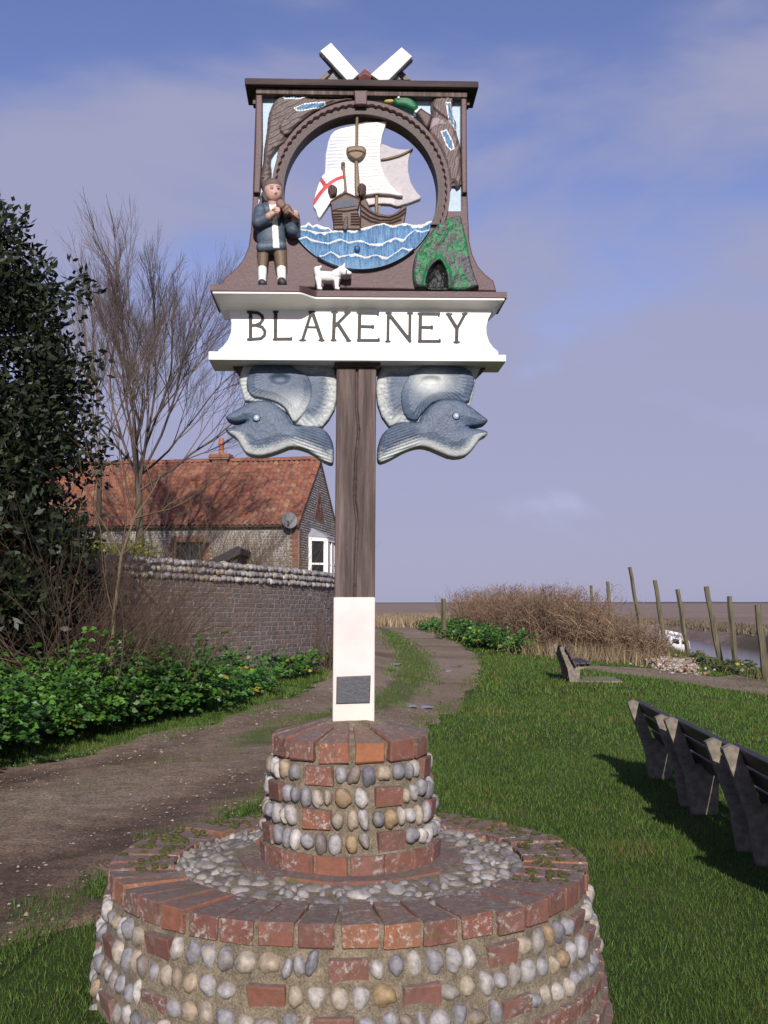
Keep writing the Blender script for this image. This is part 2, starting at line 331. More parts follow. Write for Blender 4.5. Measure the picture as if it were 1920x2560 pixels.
def strip_c(Y): return np.interp(Y, [4, 10, 20, 26, 36, 48, 70], [.5, .55, .57, .53, .42, .3, .3])
def ribbon(name, pairs, n=90, m=26, lift=0.012, jit=0.12, seed=1, cfn=None, ruts=False):
    L = np.array([p[0] for p in pairs], float); Rr = np.array([p[1] for p in pairs], float)
    def cat(P, t):
        k = len(P); i = np.clip(np.floor(t).astype(int), 0, k - 2); f = (t - i)[:, None]
        g = lambda q: P[np.clip(q, 0, k - 1)]
        p0, p1, p2, p3 = g(i - 1), g(i), g(i + 1), g(i + 2)
        return 0.5 * (2 * p1 + (p2 - p0) * f + (2 * p0 - 5 * p1 + 4 * p2 - p3) * f ** 2 + (3 * p1 - p0 - 3 * p2 + p3) * f ** 3)
    t = np.linspace(0, len(pairs) - 1.0001, n); l = cat(L, t); r = cat(Rr, t)
    wd = (r - l); s = np.arange(n)
    ln = np.cumsum(np.r_[0, np.linalg.norm(np.diff(l, axis=0), axis=1)])
    l = l + wd / (np.linalg.norm(wd, axis=1)[:, None]) * (jit * (fbm(ln * 1.6, s * 0, seed, 6) - .5) * 2)[:, None]
    r = r + wd / (np.linalg.norm(wd, axis=1)[:, None]) * (jit * (fbm(ln * 1.6, s * 0 + 7, seed, 6) - .5) * 2)[:, None]
    u = np.linspace(0, 1, m)
    P = l[:, None, :] * (1 - u)[None, :, None] + r[:, None, :] * u[None, :, None]
    X, Y = P[..., 0], P[..., 1]; Z = H(X, Y) + lift
    if ruts: Z = Z + .014 - .018 * (np.exp(-((u - .22) / .09) ** 2) + np.exp(-((u - .82) / .09) ** 2))[None, :] + .022 * (fbm(X * 2.2, Y * 2.2, 8, 4) - .5)
    Z = Z - (.045 if ruts else .022) * (np.exp(-(u / .022) ** 2) + np.exp(-((1 - u) / .022) ** 2))[None, :]
    V = np.stack([X, Y, Z], -1).reshape(-1, 3)
    i, j = np.meshgrid(np.arange(n - 1), np.arange(m - 1), indexing='ij'); a = i * m + j
    F = np.stack([a, a + 1, a + m + 1, a + m], -1).reshape(-1, 4)
    U = np.broadcast_to(u[None, :], X.shape); T = np.broadcast_to(t[:, None], X.shape)
    c = cfn(X, Y, U, T) if cfn is not None else np.zeros(X.shape)
    rt = np.exp(-((U - .22) / .10) ** 2) + np.exp(-((U - .84) / .12) ** 2); fr = sstep(9.5, 14, Y)
    tone = np.clip(.62 - .42 * rt * (1 - fr) * (.35 + .9 * fbm(X * .8, Y * .8, 3, 3)) + 1.0 * (fbm(X * .55, Y * .55, 6, 5) - .5) + .12 * fr, 0.02, 1)
    C = np.stack([c, U, tone], -1).reshape(-1, 3)
    return npmesh(name, V, [F], True, C), np.vstack([l, r[::-1]])
tp = [((0, 1665), (0, 2130)), ((300, 1602), (210, 1950)), ((480, 1560), (420, 1810)), ((620, 1508), (610, 1735)), ((690, 1470), (800, 1625)), ((740, 1432), (930, 1573)),
      ((785, 1400), (1008, 1500)), ((805, 1384), (1046, 1450)), ((806, 1370), (1030, 1412)), ((795, 1360), (962, 1380)), ((775, 1353), (905, 1360)), ((740, 1346), (850, 1351))]
tw = [(at(*a), at(*b)) for a, b in tp]
d0 = np.array(tw[0][0]) - np.array(tw[1][0]); d1 = np.array(tw[0][1]) - np.array(tw[1][1])
d0 /= np.linalg.norm(d0); d1 = d0
tw = [(np.array(tw[0][0]) + d0 * 7, np.array(tw[0][1]) + d1 * 7)] + [(np.array(a), np.array(b)) for a, b in tw]
_L = np.array([a for a, b in tw]); _R = np.array([b for a, b in tw])
TRY = np.array([-3, 0, 2, 3.5, 4.5, 5.5, 6.5, 7.5, 9, 10.5, 12.5, 15, 18, 21.5, 25, 29, 33, 38, 45, 53, 62, 70, 78.0])
edge_l = lambda y: np.interp(y, np.r_[-6, _L[:, 1]], np.r_[-8.3, _L[:, 0]])
edge_r = lambda y: np.interp(y, _R[:, 1], _R[:, 0])
tw = [(np.array((float(edge_l(y)), y)), np.array((float(edge_r(y)), y))) for y in TRY]
def on_track(P): return (P[:, 0] > edge_l(P[:, 1])) & (P[:, 0] < edge_r(P[:, 1])) & (P[:, 1] < 78)
def track_moss(X, Y, U, T):
    far = sstep(9.5, 14, Y); mid = np.exp(-((U - strip_c(Y)) / (0.13 - .02 * far)) ** 2); n = fbm(X * 1.1, Y * 1.1, 11, 4)
    a = mid * (0.45 + .75 * far) + (n - 0.54) * 1.6 * (0.35 + 0.65 * mid) * (1 - .6 * far) * (1 - far * (1 - mid))
    return np.clip(a, 0, 1)
track_me, TRACK_POLY = ribbon('track', tw, 520, 60, 0.02, 0.30, 2, track_moss, True)
def m_track():
    m, t, b = new_mat('gravel_track')
    a = N(t, 'ShaderNodeAttribute', attribute_name='Col'); s = N(t, 'ShaderNodeSeparateColor'); t.links.new(a.outputs[0], s.inputs[0])
    n1 = geo_noise(t, 0.9, 6, 0.65); n2 = geo_noise(t, 60, 5, 0.7); n3 = geo_noise(t, 26, 3, 0.6)
    g = ramp(t, s.outputs[2], [(0.05, (0.052, 0.032, 0.021)), (0.35, (0.132, 0.087, 0.058)), (0.62, (0.225, 0.158, 0.108)), (0.95, (0.29, 0.22, 0.16))]).outputs[0]
    g = mix(t, 0.7, g, ramp(t, geo_noise(t, 9, 8, .8).outputs[0], [(0.36, .42), (.62, 1.35)]).outputs[0], 'MULTIPLY')
    g = mix(t, 0.9, g, ramp(t, n2.outputs[0], [(0.35, 0.35), (0.65, 1.6)]).outputs[0], 'MULTIPLY')
    g = mix(t, ramp(t, n3.outputs[0], [(0.66, 0.0), (0.72, 0.6)]).outputs[0], g, (0.30, 0.27, 0.25))
    ms = ramp(t, n2.outputs[0], [(0.3, (0.05, 0.065, 0.016)), (0.7, (0.125, 0.135, 0.042))]).outputs[0]
    c = mix(t, ramp(t, s.outputs[0], [(0.3, 0.0), (0.8, 0.9)]).outputs[0], g, ms)
    t.links.new(c, b.inputs['Base Color'])
    t.links.new(ramp(t, s.outputs[2], [(0.1, 0.45), (0.4, 0.92)]).outputs[0], b.inputs['Roughness']); b.inputs['Specular IOR Level'].default_value = 0.3
    bump(t, b, n2.outputs[0], 0.9, 0.02); return m
M_TRACK = m_track()
track = obj('track', track_me, M_TRACK); tag(track, 'stony brown track curving away past the sign', 'track', kind='structure')
pp = [((1465, 1440), (1490, 1452)), ((1360, 1440), (1470, 1462)), ((1300, 1440), (1460, 1470)), ((1400, 1450), (1560, 1488)), ((1560, 1462), (1659, 1498)), ((1659, 1472), (1830, 1535))]
pw = [(np.array(at(1250, 1437)), np.array(at(1262, 1446))), (np.array(at(1340, 1440)), np.array(at(1385, 1462))), (np.array(at(1460, 1449)), np.array(at(1520, 1482))), (np.array(at(1580, 1457)), np.array(at(1659, 1502))), (np.array(at(1700, 1468)), np.array(at(1800, 1530))), (np.array(at(1800, 1490)), np.array(at(1950, 1600)))]
path_me, PATH_POLY = ribbon('path', pw, 60, 14, 0.015, 0.22, 5, lambda X, Y, U, T: np.clip((fbm(X * 1.3, Y * 1.3, 4, 4) - .5) * 1.5 + .15, 0, 1))
path = obj('path', path_me, M_TRACK); tag(path, 'bare earth footpath between the bench and the mooring posts', 'path', kind='structure')
m, t, b = new_mat('creek_water'); b.inputs['Base Color'].default_value = (0.085, 0.068, 0.066, 1); b.inputs['Roughness'].default_value = 0.16
bump(t, b, geo_noise(t, 1.4, 3, .5, (1, .5, 1)).outputs[0], 0.12, 0.05)
M_WATER = m
ys = np.linspace(5, 178, 80); xa = creek_near(ys) + .6; xb = creek_far(ys) + 1.0
V = np.concatenate([np.stack([xa, ys, ys * 0 - 1.5], 1), np.stack([xb, ys, ys * 0 - 1.5], 1)]); k = np.arange(79)
tag(obj('creek_water', npmesh('creek_water', V, [np.stack([k, k + 80, k + 81, k + 1], 1)]), M_WATER), 'muddy tidal creek behind the mooring posts', 'water', kind='structure')
# puddles lying in the ruts
m, t, b = new_mat('puddle_water'); b.inputs['Base Color'].default_value = (0.05, 0.04, 0.038, 1); b.inputs['Roughness'].default_value = 0.04
M_PUD = m
for (px, py, rx, ry) in [(842, 1437, .26, .45), (912, 1531, .18, .24), (884, 1529, .12, .18), (962, 1452, .18, .6), (985, 1441, .16, .5)]:
    x, y = at(px, py); an = np.linspace(0, 2 * math.pi, 28, endpoint=False); rr = 0.75 + 0.5 * fbm(np.cos(an) * 2 + px, np.sin(an) * 2, 5)
    P = np.stack([x + rx * rr * np.cos(an), y + ry * rr * np.sin(an)], 1); zz = float(np.median(H(P[:, 0], P[:, 1]))) + 0.026
    V = np.vstack([np.c_[P, np.full(28, zz)], [[x, y, zz]]]); k = np.arange(28)
    tag(obj('puddle', npmesh('puddle', V, [np.stack([k, (k + 1) % 28, k * 0 + 28], 1)]), M_PUD), 'shallow rain puddle lying in the track', 'puddle', kind='structure')
# far low ridge on the horizon
V = []; xs = np.linspace(-2600, 2600, 160); hz = 2.2 + 5.0 * fbm(xs * 0.006, xs * 0, 31, 4) * sstep(-200, 900, xs)
V = np.concatenate([np.stack([xs, xs * 0 + 3900, xs * 0 - 2], 1), np.stack([xs, xs * 0 + 3960, hz], 1), np.stack([xs, xs * 0 + 4100, xs * 0 - 2], 1)]); k = np.arange(159)
tag(obj('hills', npmesh('hills', V, [np.stack([k, k + 1, k + 161, k + 160], 1), np.stack([k + 160, k + 161, k + 321, k + 320], 1)]), m_plain('far_ridge', (0.075, 0.075, 0.085), 0.95)), 'thin dark line of land on the horizon', 'hills', kind='structure')

# ------------------------------------------------------------------ the village sign: relief carving tools
TH = R(2.4); P0 = Vector((-0.104, 3.96, 1.07)); PXM = 3.96 / FPX
def S(x, y, off):
    """photo pixel (1920 scale) -> (u,w) on the sign's plane lying off metres in front of its middle"""
    x = np.asarray(x, float); y = np.asarray(y, float)
    a = (x - 960.0) / FPX; b = (1280.0 - y) / FPX
    dx, dy, dz = a, math.cos(PITCH) - b * math.sin(PITCH), math.sin(PITCH) + b * math.cos(PITCH)
    nx, ny = math.sin(TH), -math.cos(TH)
    t = (off + P0.x * nx + P0.y * ny) / (dx * nx + dy * ny)
    X, Y, Z = dx * t - P0.x, dy * t - P0.y, CZ + dz * t - P0.z
    return X * math.cos(TH) + Y * math.sin(TH), Z
def zoomer(x0, y0, k): return lambda pts: [(x0 + p[0] / k, y0 + p[1] / k) for p in pts]
ZA = zoomer(580, 80, 1659 / 660); ZB = zoomer(500, 420, 1659 / 800); ZC = zoomer(520, 880, 1659 / 760); ZD = zoomer(620, 420, 1659 / 340); ZE = zoomer(760, 260, 1659 / 340)
def poly_sdf(pts):
    P = np.array(pts, float)
    def f(X, Y):
        best = np.full(X.shape, 1e9); ins = np.zeros(X.shape, bool)
        for i in range(len(P)):
            ax, ay = P[i]; bx, by = P[(i + 1) % len(P)]
            ex, ey = bx - ax, by - ay; q = ex * ex + ey * ey + 1e-12
            t = np.clip(((X - ax) * ex + (Y - ay) * ey) / q, 0, 1)
            best = np.minimum(best, (X - ax - t * ex) ** 2 + (Y - ay - t * ey) ** 2)
            c = ((ay > Y) != (by > Y)) & (X < ex * (Y - ay) / (ey + (1e-12 if ey == 0 else 0)) + ax); ins ^= c
        return np.where(ins, 1, -1) * np.sqrt(best)
    f.bb = (P[:, 0].min(), P[:, 1].min(), P[:, 0].max(), P[:, 1].max()); return f
def smooth_poly(pts, it=2):
    P = np.array(pts, float)
    for _ in range(it):
        Q = np.roll(P, -1, 0); P = np.stack([P * .75 + Q * .25, P * .25 + Q * .75], 1).reshape(-1, 2)
    return P
def line_d(X, Y, pts):
    best = np.full(X.shape, 1e9)
    for (ax, ay), (bx, by) in zip(pts[:-1], pts[1:]):
        ex, ey = bx - ax, by - ay; q = ex * ex + ey * ey + 1e-9
        t = np.clip(((X - ax) * ex + (Y - ay) * ey) / q, 0, 1)
        best = np.minimum(best, np.hypot(X - ax - t * ex, Y - ay - t * ey))
    return best
def relief(name, sdf, off, back, parent, hfn=None, cfn=None, res=1.0, bb=None, mat=None, edge=None, smooth=True, ref=None):
    """a carved board: outline by sdf, front surface raised to off + hfn, sides down to back"""
    bb = bb or sdf.bb; res *= 1.28
    xs = np.arange(bb[0] - 2 * res, bb[2] + 2.5 * res, res); ys_ = np.arange(bb[1] - 2 * res, bb[3] + 2.5 * res, res)
    X, Y = np.meshgrid(xs, ys_); s = sdf(X, Y); ny, nx = X.shape
    ins = s > 0
    cell = ins[:-1, :-1] | ins[1:, :-1] | ins[:-1, 1:] | ins[1:, 1:]
    gy, gx = np.gradient(s, res); gl = np.maximum(gx ** 2 + gy ** 2, 0.25)
    o = s < 0; k = np.where(o, -s / gl, 0.0); k = np.clip(k, 0, 1.6 * res)
    X2 = X + k * gx; Y2 = Y + k * gy; sp = np.maximum(s, 0)
    h = np.zeros(X.shape) if hfn is None else hfn(X2, Y2, sp)
    if edge:   # rounded arris: edge = (width px, depth m)
        e = np.clip(sp / edge[0], 0, 1); h = h - edge[1] * (1 - np.sqrt(np.clip(1 - (1 - e) ** 2, 0, 1)))
    U, W = S(X2, Y2, off + (float(h[ins].mean()) if ref is None else ref))
    c = np.ones(X.shape + (3,)) * 0.5 if cfn is None else cfn(X2, Y2, sp)
    used = np.zeros(X.shape, bool)
    used[:-1, :-1] |= cell; used[1:, :-1] |= cell; used[:-1, 1:] |= cell; used[1:, 1:] |= cell
    idx = -np.ones(X.shape, int); idx[used] = np.arange(used.sum())
    V = np.stack([U[used], -(off + h[used]), W[used]], 1); C = c[used]
    ci, cj = np.nonzero(cell)
    F = np.stack([idx[ci + 1, cj], idx[ci + 1, cj + 1], idx[ci, cj + 1], idx[ci, cj]], 1)
    # side walls
    cp = np.pad(cell, 1)
    E = []
    he = cp[:-1, 1:-1] != cp[1:, 1:-1]; a, b_ = np.nonzero(he); E.append(np.stack([idx[a, b_], idx[a, b_ + 1]], 1))
    ve = cp[1:-1, :-1] != cp[1:-1, 1:]; a, b_ = np.nonzero(ve); E.append(np.stack([idx[a, b_], idx[a + 1, b_]], 1))
    E = np.concatenate(E); n = len(V); q = len(E)
    A, B = V[E[:, 0]], V[E[:, 1]]; Ab, Bb = A.copy(), B.copy(); Ab[:, 1] = -back; Bb[:, 1] = -back
    W4 = np.stack([n + np.arange(q), n + q + np.arange(q), n + 3 * q + np.arange(q), n + 2 * q + np.arange(q)], 1)
    V = np.concatenate([V, A, B, Ab, Bb]); C = np.concatenate([C, C[E[:, 0]], C[E[:, 1]], C[E[:, 0]], C[E[:, 1]]])
    me = npmesh(name, V, [F, W4], False, C)
    sm_ = np.zeros(len(me.polygons), bool); sm_[:len(F)] = smooth; me.polygons.foreach_set('use_smooth', sm_)
    return obj(name, me, mat or M_PAINT, parent)
def solid(c):
    c = np.array(c, float); return lambda X, Y, s: np.broadcast_to(c, X.shape + (3,)).copy()
def lerp3(a, b, f): return np.asarray(a)[None, None, :] * (1 - f[..., None]) + np.asarray(b)[None, None, :] * f[..., None] if np.ndim(a) == 1 else a * (1 - f[..., None]) + np.asarray(b) * f[..., None]
K = 0.60
BROWN = srgb(104, 72, 76, K); DBROWN = srgb(86, 58, 58, K); LBLUE = srgb(186, 210, 232, .8); WH = np.array((.80, .79, .77)); GREYBR = srgb(134, 118, 116, K)
sign = empty('village_sign', P0, TH)
tag(sign, 'carved and painted wooden village sign on a post, reading BLAKENEY', 'village sign')

# post ---------------------------------------------------------------
def post_box(name, quad, half, mat, parent, bw=0.006, z_extra=0.0):
    (x0, y0), (x1, y1), (x2, y2), (x3, y3) = [(a * D2S, b * D2S) for a, b in quad]   # tl tr br bl
    q = [S(x, y, half) for x, y in ((x0, y0), (x1, y1), (x2, y2), (x3, y3))]
    A = Acc(); V = [(float(u), -half, float(w_)) for u, w_ in q] + [(float(u), half, float(w_)) for u, w_ in q]
    A.add(V, None, [(0, 1, 2, 3), (7, 6, 5, 4), (0, 4, 5, 1), (1, 5, 6, 2), (2, 6, 7, 3), (3, 7, 4, 0)])
    me = A.mesh(name); bevel(me, bw, 2); return obj(name, me, mat, parent)
def m_postwood():
    m, t, b = new_mat('weathered_oak')
    n = noise(t, 3.0, 8, 0.72, 'Object', (16, 16, 0.9)); n2 = noise(t, 2.6, 5, 0.6, 'Object', (2.4, 2.4, 0.5)); n5 = noise(t, 3.0, 3, 0.5, 'Object', (40, 1, 0.5))
    c = ramp(t, n.outputs[0], [(0.28, (0.032, 0.02, 0.018)), (0.5, (0.105, 0.074, 0.066)), (0.72, (0.23, 0.17, 0.15))]).outputs[0]
    c = mix(t, 0.85, c, ramp(t, n2.outputs[0], [(0.3, 0.5), (0.7, 1.3)]).outputs[0], 'MULTIPLY')
    t.links.new(c, b.inputs['Base Color']); b.inputs['Roughness'].default_value = 0.8
    bump(t, b, n.outputs[0], 0.8, 0.006); return m
M_OAK = m_postwood()
def post_relief():
    q = [(727, 786), (813, 786), (810, 1296), (722, 1296)]; sd = poly_sdf([(a * D2S, b * D2S) for a, b in q])
    crack = [(771, 800), (770, 880), (775, 930), (768, 1000), (766, 1080), (772, 1130), (769, 1200), (766, 1290)]
    crack = [(a * D2S, b * D2S) for a, b in crack]; k2 = [(748 * D2S, 900 * D2S), (745 * D2S, 1050 * D2S), (749 * D2S, 1180 * D2S)]
    def hf(X, Y, s):
        d = line_d(X, Y, crack) + 1.2 * (vn(Y * .12, X * 0, 3) - .5); d2 = line_d(X, Y, k2)
        wd = 1.2 + 2.6 * vn(Y * 0.012, Y * 0, 8)
        return -0.016 * np.exp(-(d / wd) ** 2) - 0.003 * np.exp(-(d2 / 1.3) ** 2) + 0.002 * (fbm(X * .25, Y * .02, 3) - .5)
    return relief('post', sd, 0.07, -0.07, sign, hf, None, 1.3, mat=M_OAK, edge=(4, 0.006))
post = post_relief()
def m_oldwhite():
    m, t, b = new_mat('old_white_paint')
    n = noise(t, 4, 6, 0.6); n2 = noise(t, 6, 5, 0.6, 'Object', (1, 1, .4)); n3 = noise(t, 1.6, 2, .5, 'Object', (1, 1, 2.2))
    c = ramp(t, n.outputs[0], [(0.3, (0.60, 0.51, 0.49)), (0.6, (0.70, 0.63, 0.61))]).outputs[0]
    sep_ = N(t, 'ShaderNodeTexCoord'); sx = N(t, 'ShaderNodeSeparateXYZ'); t.links.new(sep_.outputs['Object'], sx.inputs[0])
    st = ramp(t, sx.outputs[2], [(0.0, 0.45), (0.20, 0.0)]).outputs[0]
    c = mix(t, st, c, (0.62, 0.47, 0.35))
    v = N(t, 'ShaderNodeTexVoronoi', feature='DISTANCE_TO_EDGE', inp={'Scale': 5.5}); mpv = N(t, 'ShaderNodeMapping', inp={'Scale': (1, 1, .55)})
    dn = mix(t, 0.12, sep_.outputs['Object'], noise(t, 8, 3).outputs[1]); t.links.new(dn, mpv.inputs[0]); t.links.new(mpv.outputs[0], v.inputs[0])
    ck = ramp(t, v.outputs[0], [(0.0, 1.0), (0.006, 0.0)]).outputs[0]
    ck2 = mix(t, 1.0, ck, ramp(t, n3.outputs[0], [(0.5, 0.0), (0.56, .5)]).outputs[0], 'MULTIPLY')
    c = mix(t, ck2, c, (0.22, 0.18, 0.17))
    t.links.new(c, b.inputs['Base Color']); b.inputs['Roughness'].default_value = 0.6; bump(t, b, n2.outputs[0], 0.3, 0.004); return m
pb = post_box('painted_foot', [(720.5, 1290), (810.5, 1290), (809, 1560), (718, 1560)], 0.076, m_oldwhite(), post)
pb['label'] = 'flaking white painted foot of the post'
pl = relief('plaque', poly_sdf([(a * D2S, b * D2S) for a, b in [(727, 1462), (801, 1459), (799, 1519), (726, 1521)]]), 0.081, 0.074, post,
            lambda X, Y, s: 0.0003 * (fbm(X * .4, Y * .4, 3) - .5), lambda X, Y, s: lerp3(srgb(78, 80, 88, K), srgb(100, 102, 112, K), fbm(X * .12, Y * .3, 4)), 1.5, edge=(2, .002))
pl['label'] = 'blank dark slate plaque set in the white foot'

# name board ----------------------------------------------------------
NB = 0.085
side_l = [(100, 700), (128, 725), (150, 755), (162, 800), (160, 850), (145, 890), (120, 922), (95, 944), (95, 962)]
side_r = [(1546, 972), (1548, 952), (1522, 930), (1500, 900), (1487, 860), (1486, 820), (1496, 780), (1515, 745), (1548, 712)]
nb = relief('name_board', poly_sdf(ZB([(100, 690)] + side_l + side_r + [(1548, 702)])), NB, -0.06, sign, None, solid(WH), 2.0, mat=M_WHITE, edge=(3, .004))
def slab(name, x0, y0, x1, y1, t0, t1, off, back, mat, parent, bw=0.004, zoom=ZB):
    (a, b), (c, d) = zoom([(x0, y0)])[0], zoom([(x1, y1)])[0]
    u0, w0 = S(a, b, off); u1, w1 = S(c, d, off); A = Acc()
    V = [(u0, -off, w0 - t0), (u0, -off, w0), (u1, -off, w1), (u1, -off, w1 - t1)]
    V += [(v[0], -back, v[2]) for v in V]
    A.add([tuple(map(float, v)) for v in V], None, [(0, 1, 2, 3), (4, 7, 6, 5), (0, 4, 5, 1), (1, 5, 6, 2), (2, 6, 7, 3), (3, 7, 4, 0)])
    me = A.mesh(name); bevel(me, bw, 2); return obj(name, me, mat, parent)
slab('bottom_rail', 44, 950, 1587, 968, 0.030, 0.024, 0.118, -0.075, M_WHITE, nb, 0.003)
# top ledge: deeper under the fiddler, then an S-curve back
def ledge():
    off_r, off_l = 0.15, 0.214
    uL, wL = S(*ZB([(52, 604)])[0], off_l); uR, wR = S(*ZB([(1592, 642)])[0], off_r)
    uA, _ = S(*ZB([(508, 605)])[0], off_l); uB, _ = S(*ZB([(610, 640)])[0], off_r)
    us = np.concatenate([[uL], np.linspace(uA, uB, 14), [uR]])
    of = np.where(us <= uA, off_l, np.where(us >= uB, off_r, off_l + (off_r - off_l) * sstep(uA, uB, us)))
    wz = np.interp(us, [uL, uR], [wL, wR])
    th = 0.021; out_ = []
    A = Acc(); n = len(us)
    rows = [(-np.full(n, -0.075), wz), (-of, wz), (-of, wz - th), (-np.full(n, -0.075), wz - th)]
    V = np.concatenate([np.stack([us, r[0], r[1]], 1) for r in rows]); F = []
    for k in range(4):
        for i in range(n - 1): F.append((k * n + i, k * n + i + 1, ((k + 1) % 4) * n + i + 1, ((k + 1) % 4) * n + i))
    F += [(0, n, 2 * n, 3 * n), (n - 1, 4 * n - 1, 3 * n - 1, 2 * n - 1)]
    A.add(V, None, F, BROWN); obj('ledge', A.mesh('ledge'), M_PAINT, sign)
    # white cove moulding beneath it
    A = Acc(); prof = [(0.03, 0.0), (0.04, -0.006), (0.45, -0.009), (0.70, -0.016), (0.86, -0.024), (0.92, -0.030)]
    R_ = []
    us2 = us.copy(); us2[0] += .008; us2[-1] -= .008
    for f, dz in prof:
        o_ = of + (NB - 0.01 - of) * f; sh = (us2 - us2.mean()) * (-0.05 * f) 
        R_.append(np.stack([us2 + sh, -o_, wz - th - 0.002 + dz], 1))
    R_.append(np.stack([R_[-1][:, 0], np.full(n, 0.06), R_[-1][:, 2]], 1))
    V = np.concatenate(R_); F = []
    for k in range(len(R_) - 1):
        for i in range(n - 1): F.append((k * n + i, k * n + i + 1, (k + 1) * n + i + 1, (k + 1) * n + i))
    for e in (0, n - 1):
        c = len(V); V = np.vstack([V, [[R_[0][e, 0], 0.06, R_[0][e, 2]]]])
        for k in range(len(R_) - 1): F.append((c, k * n + e, (k + 1) * n + e, (k + 1) * n + e))
    V = np.asarray(V); F = [f if len(set(f)) == 4 else f for f in F]
    A.add(V, [f[:3] for f in F if len(set(f)) < 4], [f for f in F if len(set(f)) == 4]); obj('cornice_moulding', A.mesh('cornice_moulding'), M_WHITE, nb)
ledge()
def stroke_sdf(strokes, hw):
    strokes = [ZB(s_) for s_ in strokes]; al = np.array([p for s_ in strokes for p in s_])
    def f(X, Y):
        best = np.full(X.shape, -1e9)
        for s_, h_ in zip(strokes, hw): best = np.maximum(best, h_ - line_d(X, Y, s_))
        return best
    f.bb = (al[:, 0].min() - 6, al[:, 1].min() - 6, al[:, 0].max() + 6, al[:, 1].max() + 6); return f
T_, t_, s_ = 4.4, 3.7, 2.5
LET = [([[(262, 750), (262, 888)], [(250, 746), (300, 750), (322, 766), (326, 785), (312, 805), (290, 814), (264, 816)], [(290, 815), (322, 824), (337, 846), (334, 868), (315, 884), (250, 889)], [(250, 746), (274, 746)], [(250, 889), (280, 889)]], [T_, t_, t_, s_, s_]),
       ([[(392, 748), (391, 886)], [(391, 887), (470, 886)], [(382, 745), (402, 745)], [(381, 889), (474, 889)], [(473, 888), (474, 880)]], [T_, t_, s_, s_, s_]),
       ([[(577, 748), (531, 892)], [(583, 748), (632, 892)], [(549, 824), (604, 826)], [(518, 893), (545, 893)], [(618, 893), (642, 893)], [(566, 745), (593, 745)]], [t_, T_, s_, s_, s_, s_]),
       ([[(697, 750), (692, 890)], [(768, 750), (698, 822)], [(714, 806), (770, 893)], [(684, 747), (710, 748)], [(682, 893), (704, 893)], [(752, 748), (776, 749)], [(762, 895), (780, 895)]], [T_, t_, T_, s_, s_, s_, s_]),
       ([[(828, 752), (825, 892)], [(826, 751), (922, 753)], [(828, 821), (897, 823)], [(820, 893), (926, 893)], [(816, 749), (836, 750)], [(923, 748), (922, 762)], [(927, 884), (926, 896)], [(897, 816), (897, 830)]], [T_, t_, t_, t_, s_, s_, s_, s_]),
       ([[(976, 753), (974, 897)], [(976, 753), (1088, 896)], [(1089, 754), (1087, 897)], [(966, 751), (990, 752)], [(964, 899), (984, 899)], [(1078, 753), (1100, 753)]], [t_, T_, t_, s_, s_, s_]),
       ([[(1143, 757), (1140, 897)], [(1142, 756), (1238, 757)], [(1143, 825), (1202, 826)], [(1136, 898), (1242, 898)], [(1132, 755), (1152, 755)], [(1239, 752), (1238, 766)], [(1243, 889), (1242, 901)], [(1203, 819), (1203, 833)]], [T_, t_, t_, t_, s_, s_, s_, s_]),
       ([[(1287, 759), (1332, 832)], [(1374, 757), (1333, 832)], [(1332, 830), (1330, 902)], [(1278, 757), (1304, 757)], [(1362, 756), (1383, 755)], [(1318, 903), (1344, 903)]], [T_, t_, T_, s_, s_, s_])]
INK = solid(srgb(22, 16, 18, .5))
for st, hw in LET: relief('letter', stroke_sdf(st, hw), NB + 0.0022, NB - 0.003, nb, None, INK, 0.7)
def disc_sdf(cx, cy, r, ry=None):
    ry = ry or r; f = lambda X, Y: (1 - np.hypot((X - cx) / r, (Y - cy) / ry)) * min(r, ry); f.bb = (cx - r, cy - ry, cx + r, cy + ry); return f
(bx, by), = ZB([(773, 716)]); bo = relief('bolt_cover', disc_sdf(bx, by, 8.5), NB, 0.05, nb, lambda X, Y, s: 0.012 * np.sqrt(np.clip(s / 8.5, 0, 1)), solid((.75, .74, .7)), 0.8, mat=M_WHITE)

# panel with round opening -------------------------------------------
CX, CY, CR = 902.0, 477.0, 195.0
circ = lambda X, Y: np.hypot(X - CX, Y - CY)
outline = ZA([(152, 352), (1472, 375)]) + ZB([(1383, 60), (1388, 200), (1396, 380), (1412, 450), (1440, 510), (1480, 555), (1520, 585), (1536, 640), (108, 612), (128, 570), (185, 525), (225, 475), (252, 410), (264, 330), (272, 200), (276, 60)])
pout = poly_sdf(outline)
pan_sdf = lambda X, Y: np.minimum(pout(X, Y), circ(X, Y) - CR)
pan_sdf.bb = pout.bb
blue_l = poly_sdf(ZA([(190, 366), (772, 372), (772, 470), (300, 700), (255, 930)]) + ZB([(318, 140), (302, 190)]))
blue_r = poly_sdf(ZA([(850, 376), (1438, 380), (1438, 700), (1440, 960)]) + ZB([(1354, 226), (1268, 224), (1262, 60)]) + ZA([(1340, 800), (1200, 600), (850, 470)]))
def isblue(X, Y): return (np.maximum(blue_l(X, Y), blue_r(X, Y)) > 0)
def pan_c(X, Y, s):
    c = np.broadcast_to(BROWN, X.shape + (3,)).copy() * (0.88 + .25 * fbm(X * .02, Y * .08, 2))[..., None]; bl = isblue(X, Y)
    c[bl] = LBLUE; return c
panel = relief('panel', pan_sdf, 0.032, -0.03, sign, lambda X, Y, s: np.where(isblue(X, Y), -0.012, 0.0), pan_c, 1.6, edge=(2, .003))
for q in ([(150, 352), (190, 352), (192, 700), (176, 1010), (134, 1010), (145, 700)], [(1440, 375), (1475, 375), (1476, 700), (1478, 1010), (1446, 1010), (1440, 700)]):
    relief('side_post', poly_sdf(ZA(q)), 0.052, -0.045, panel, None, solid(BROWN), 1.5, edge=(2, .004))
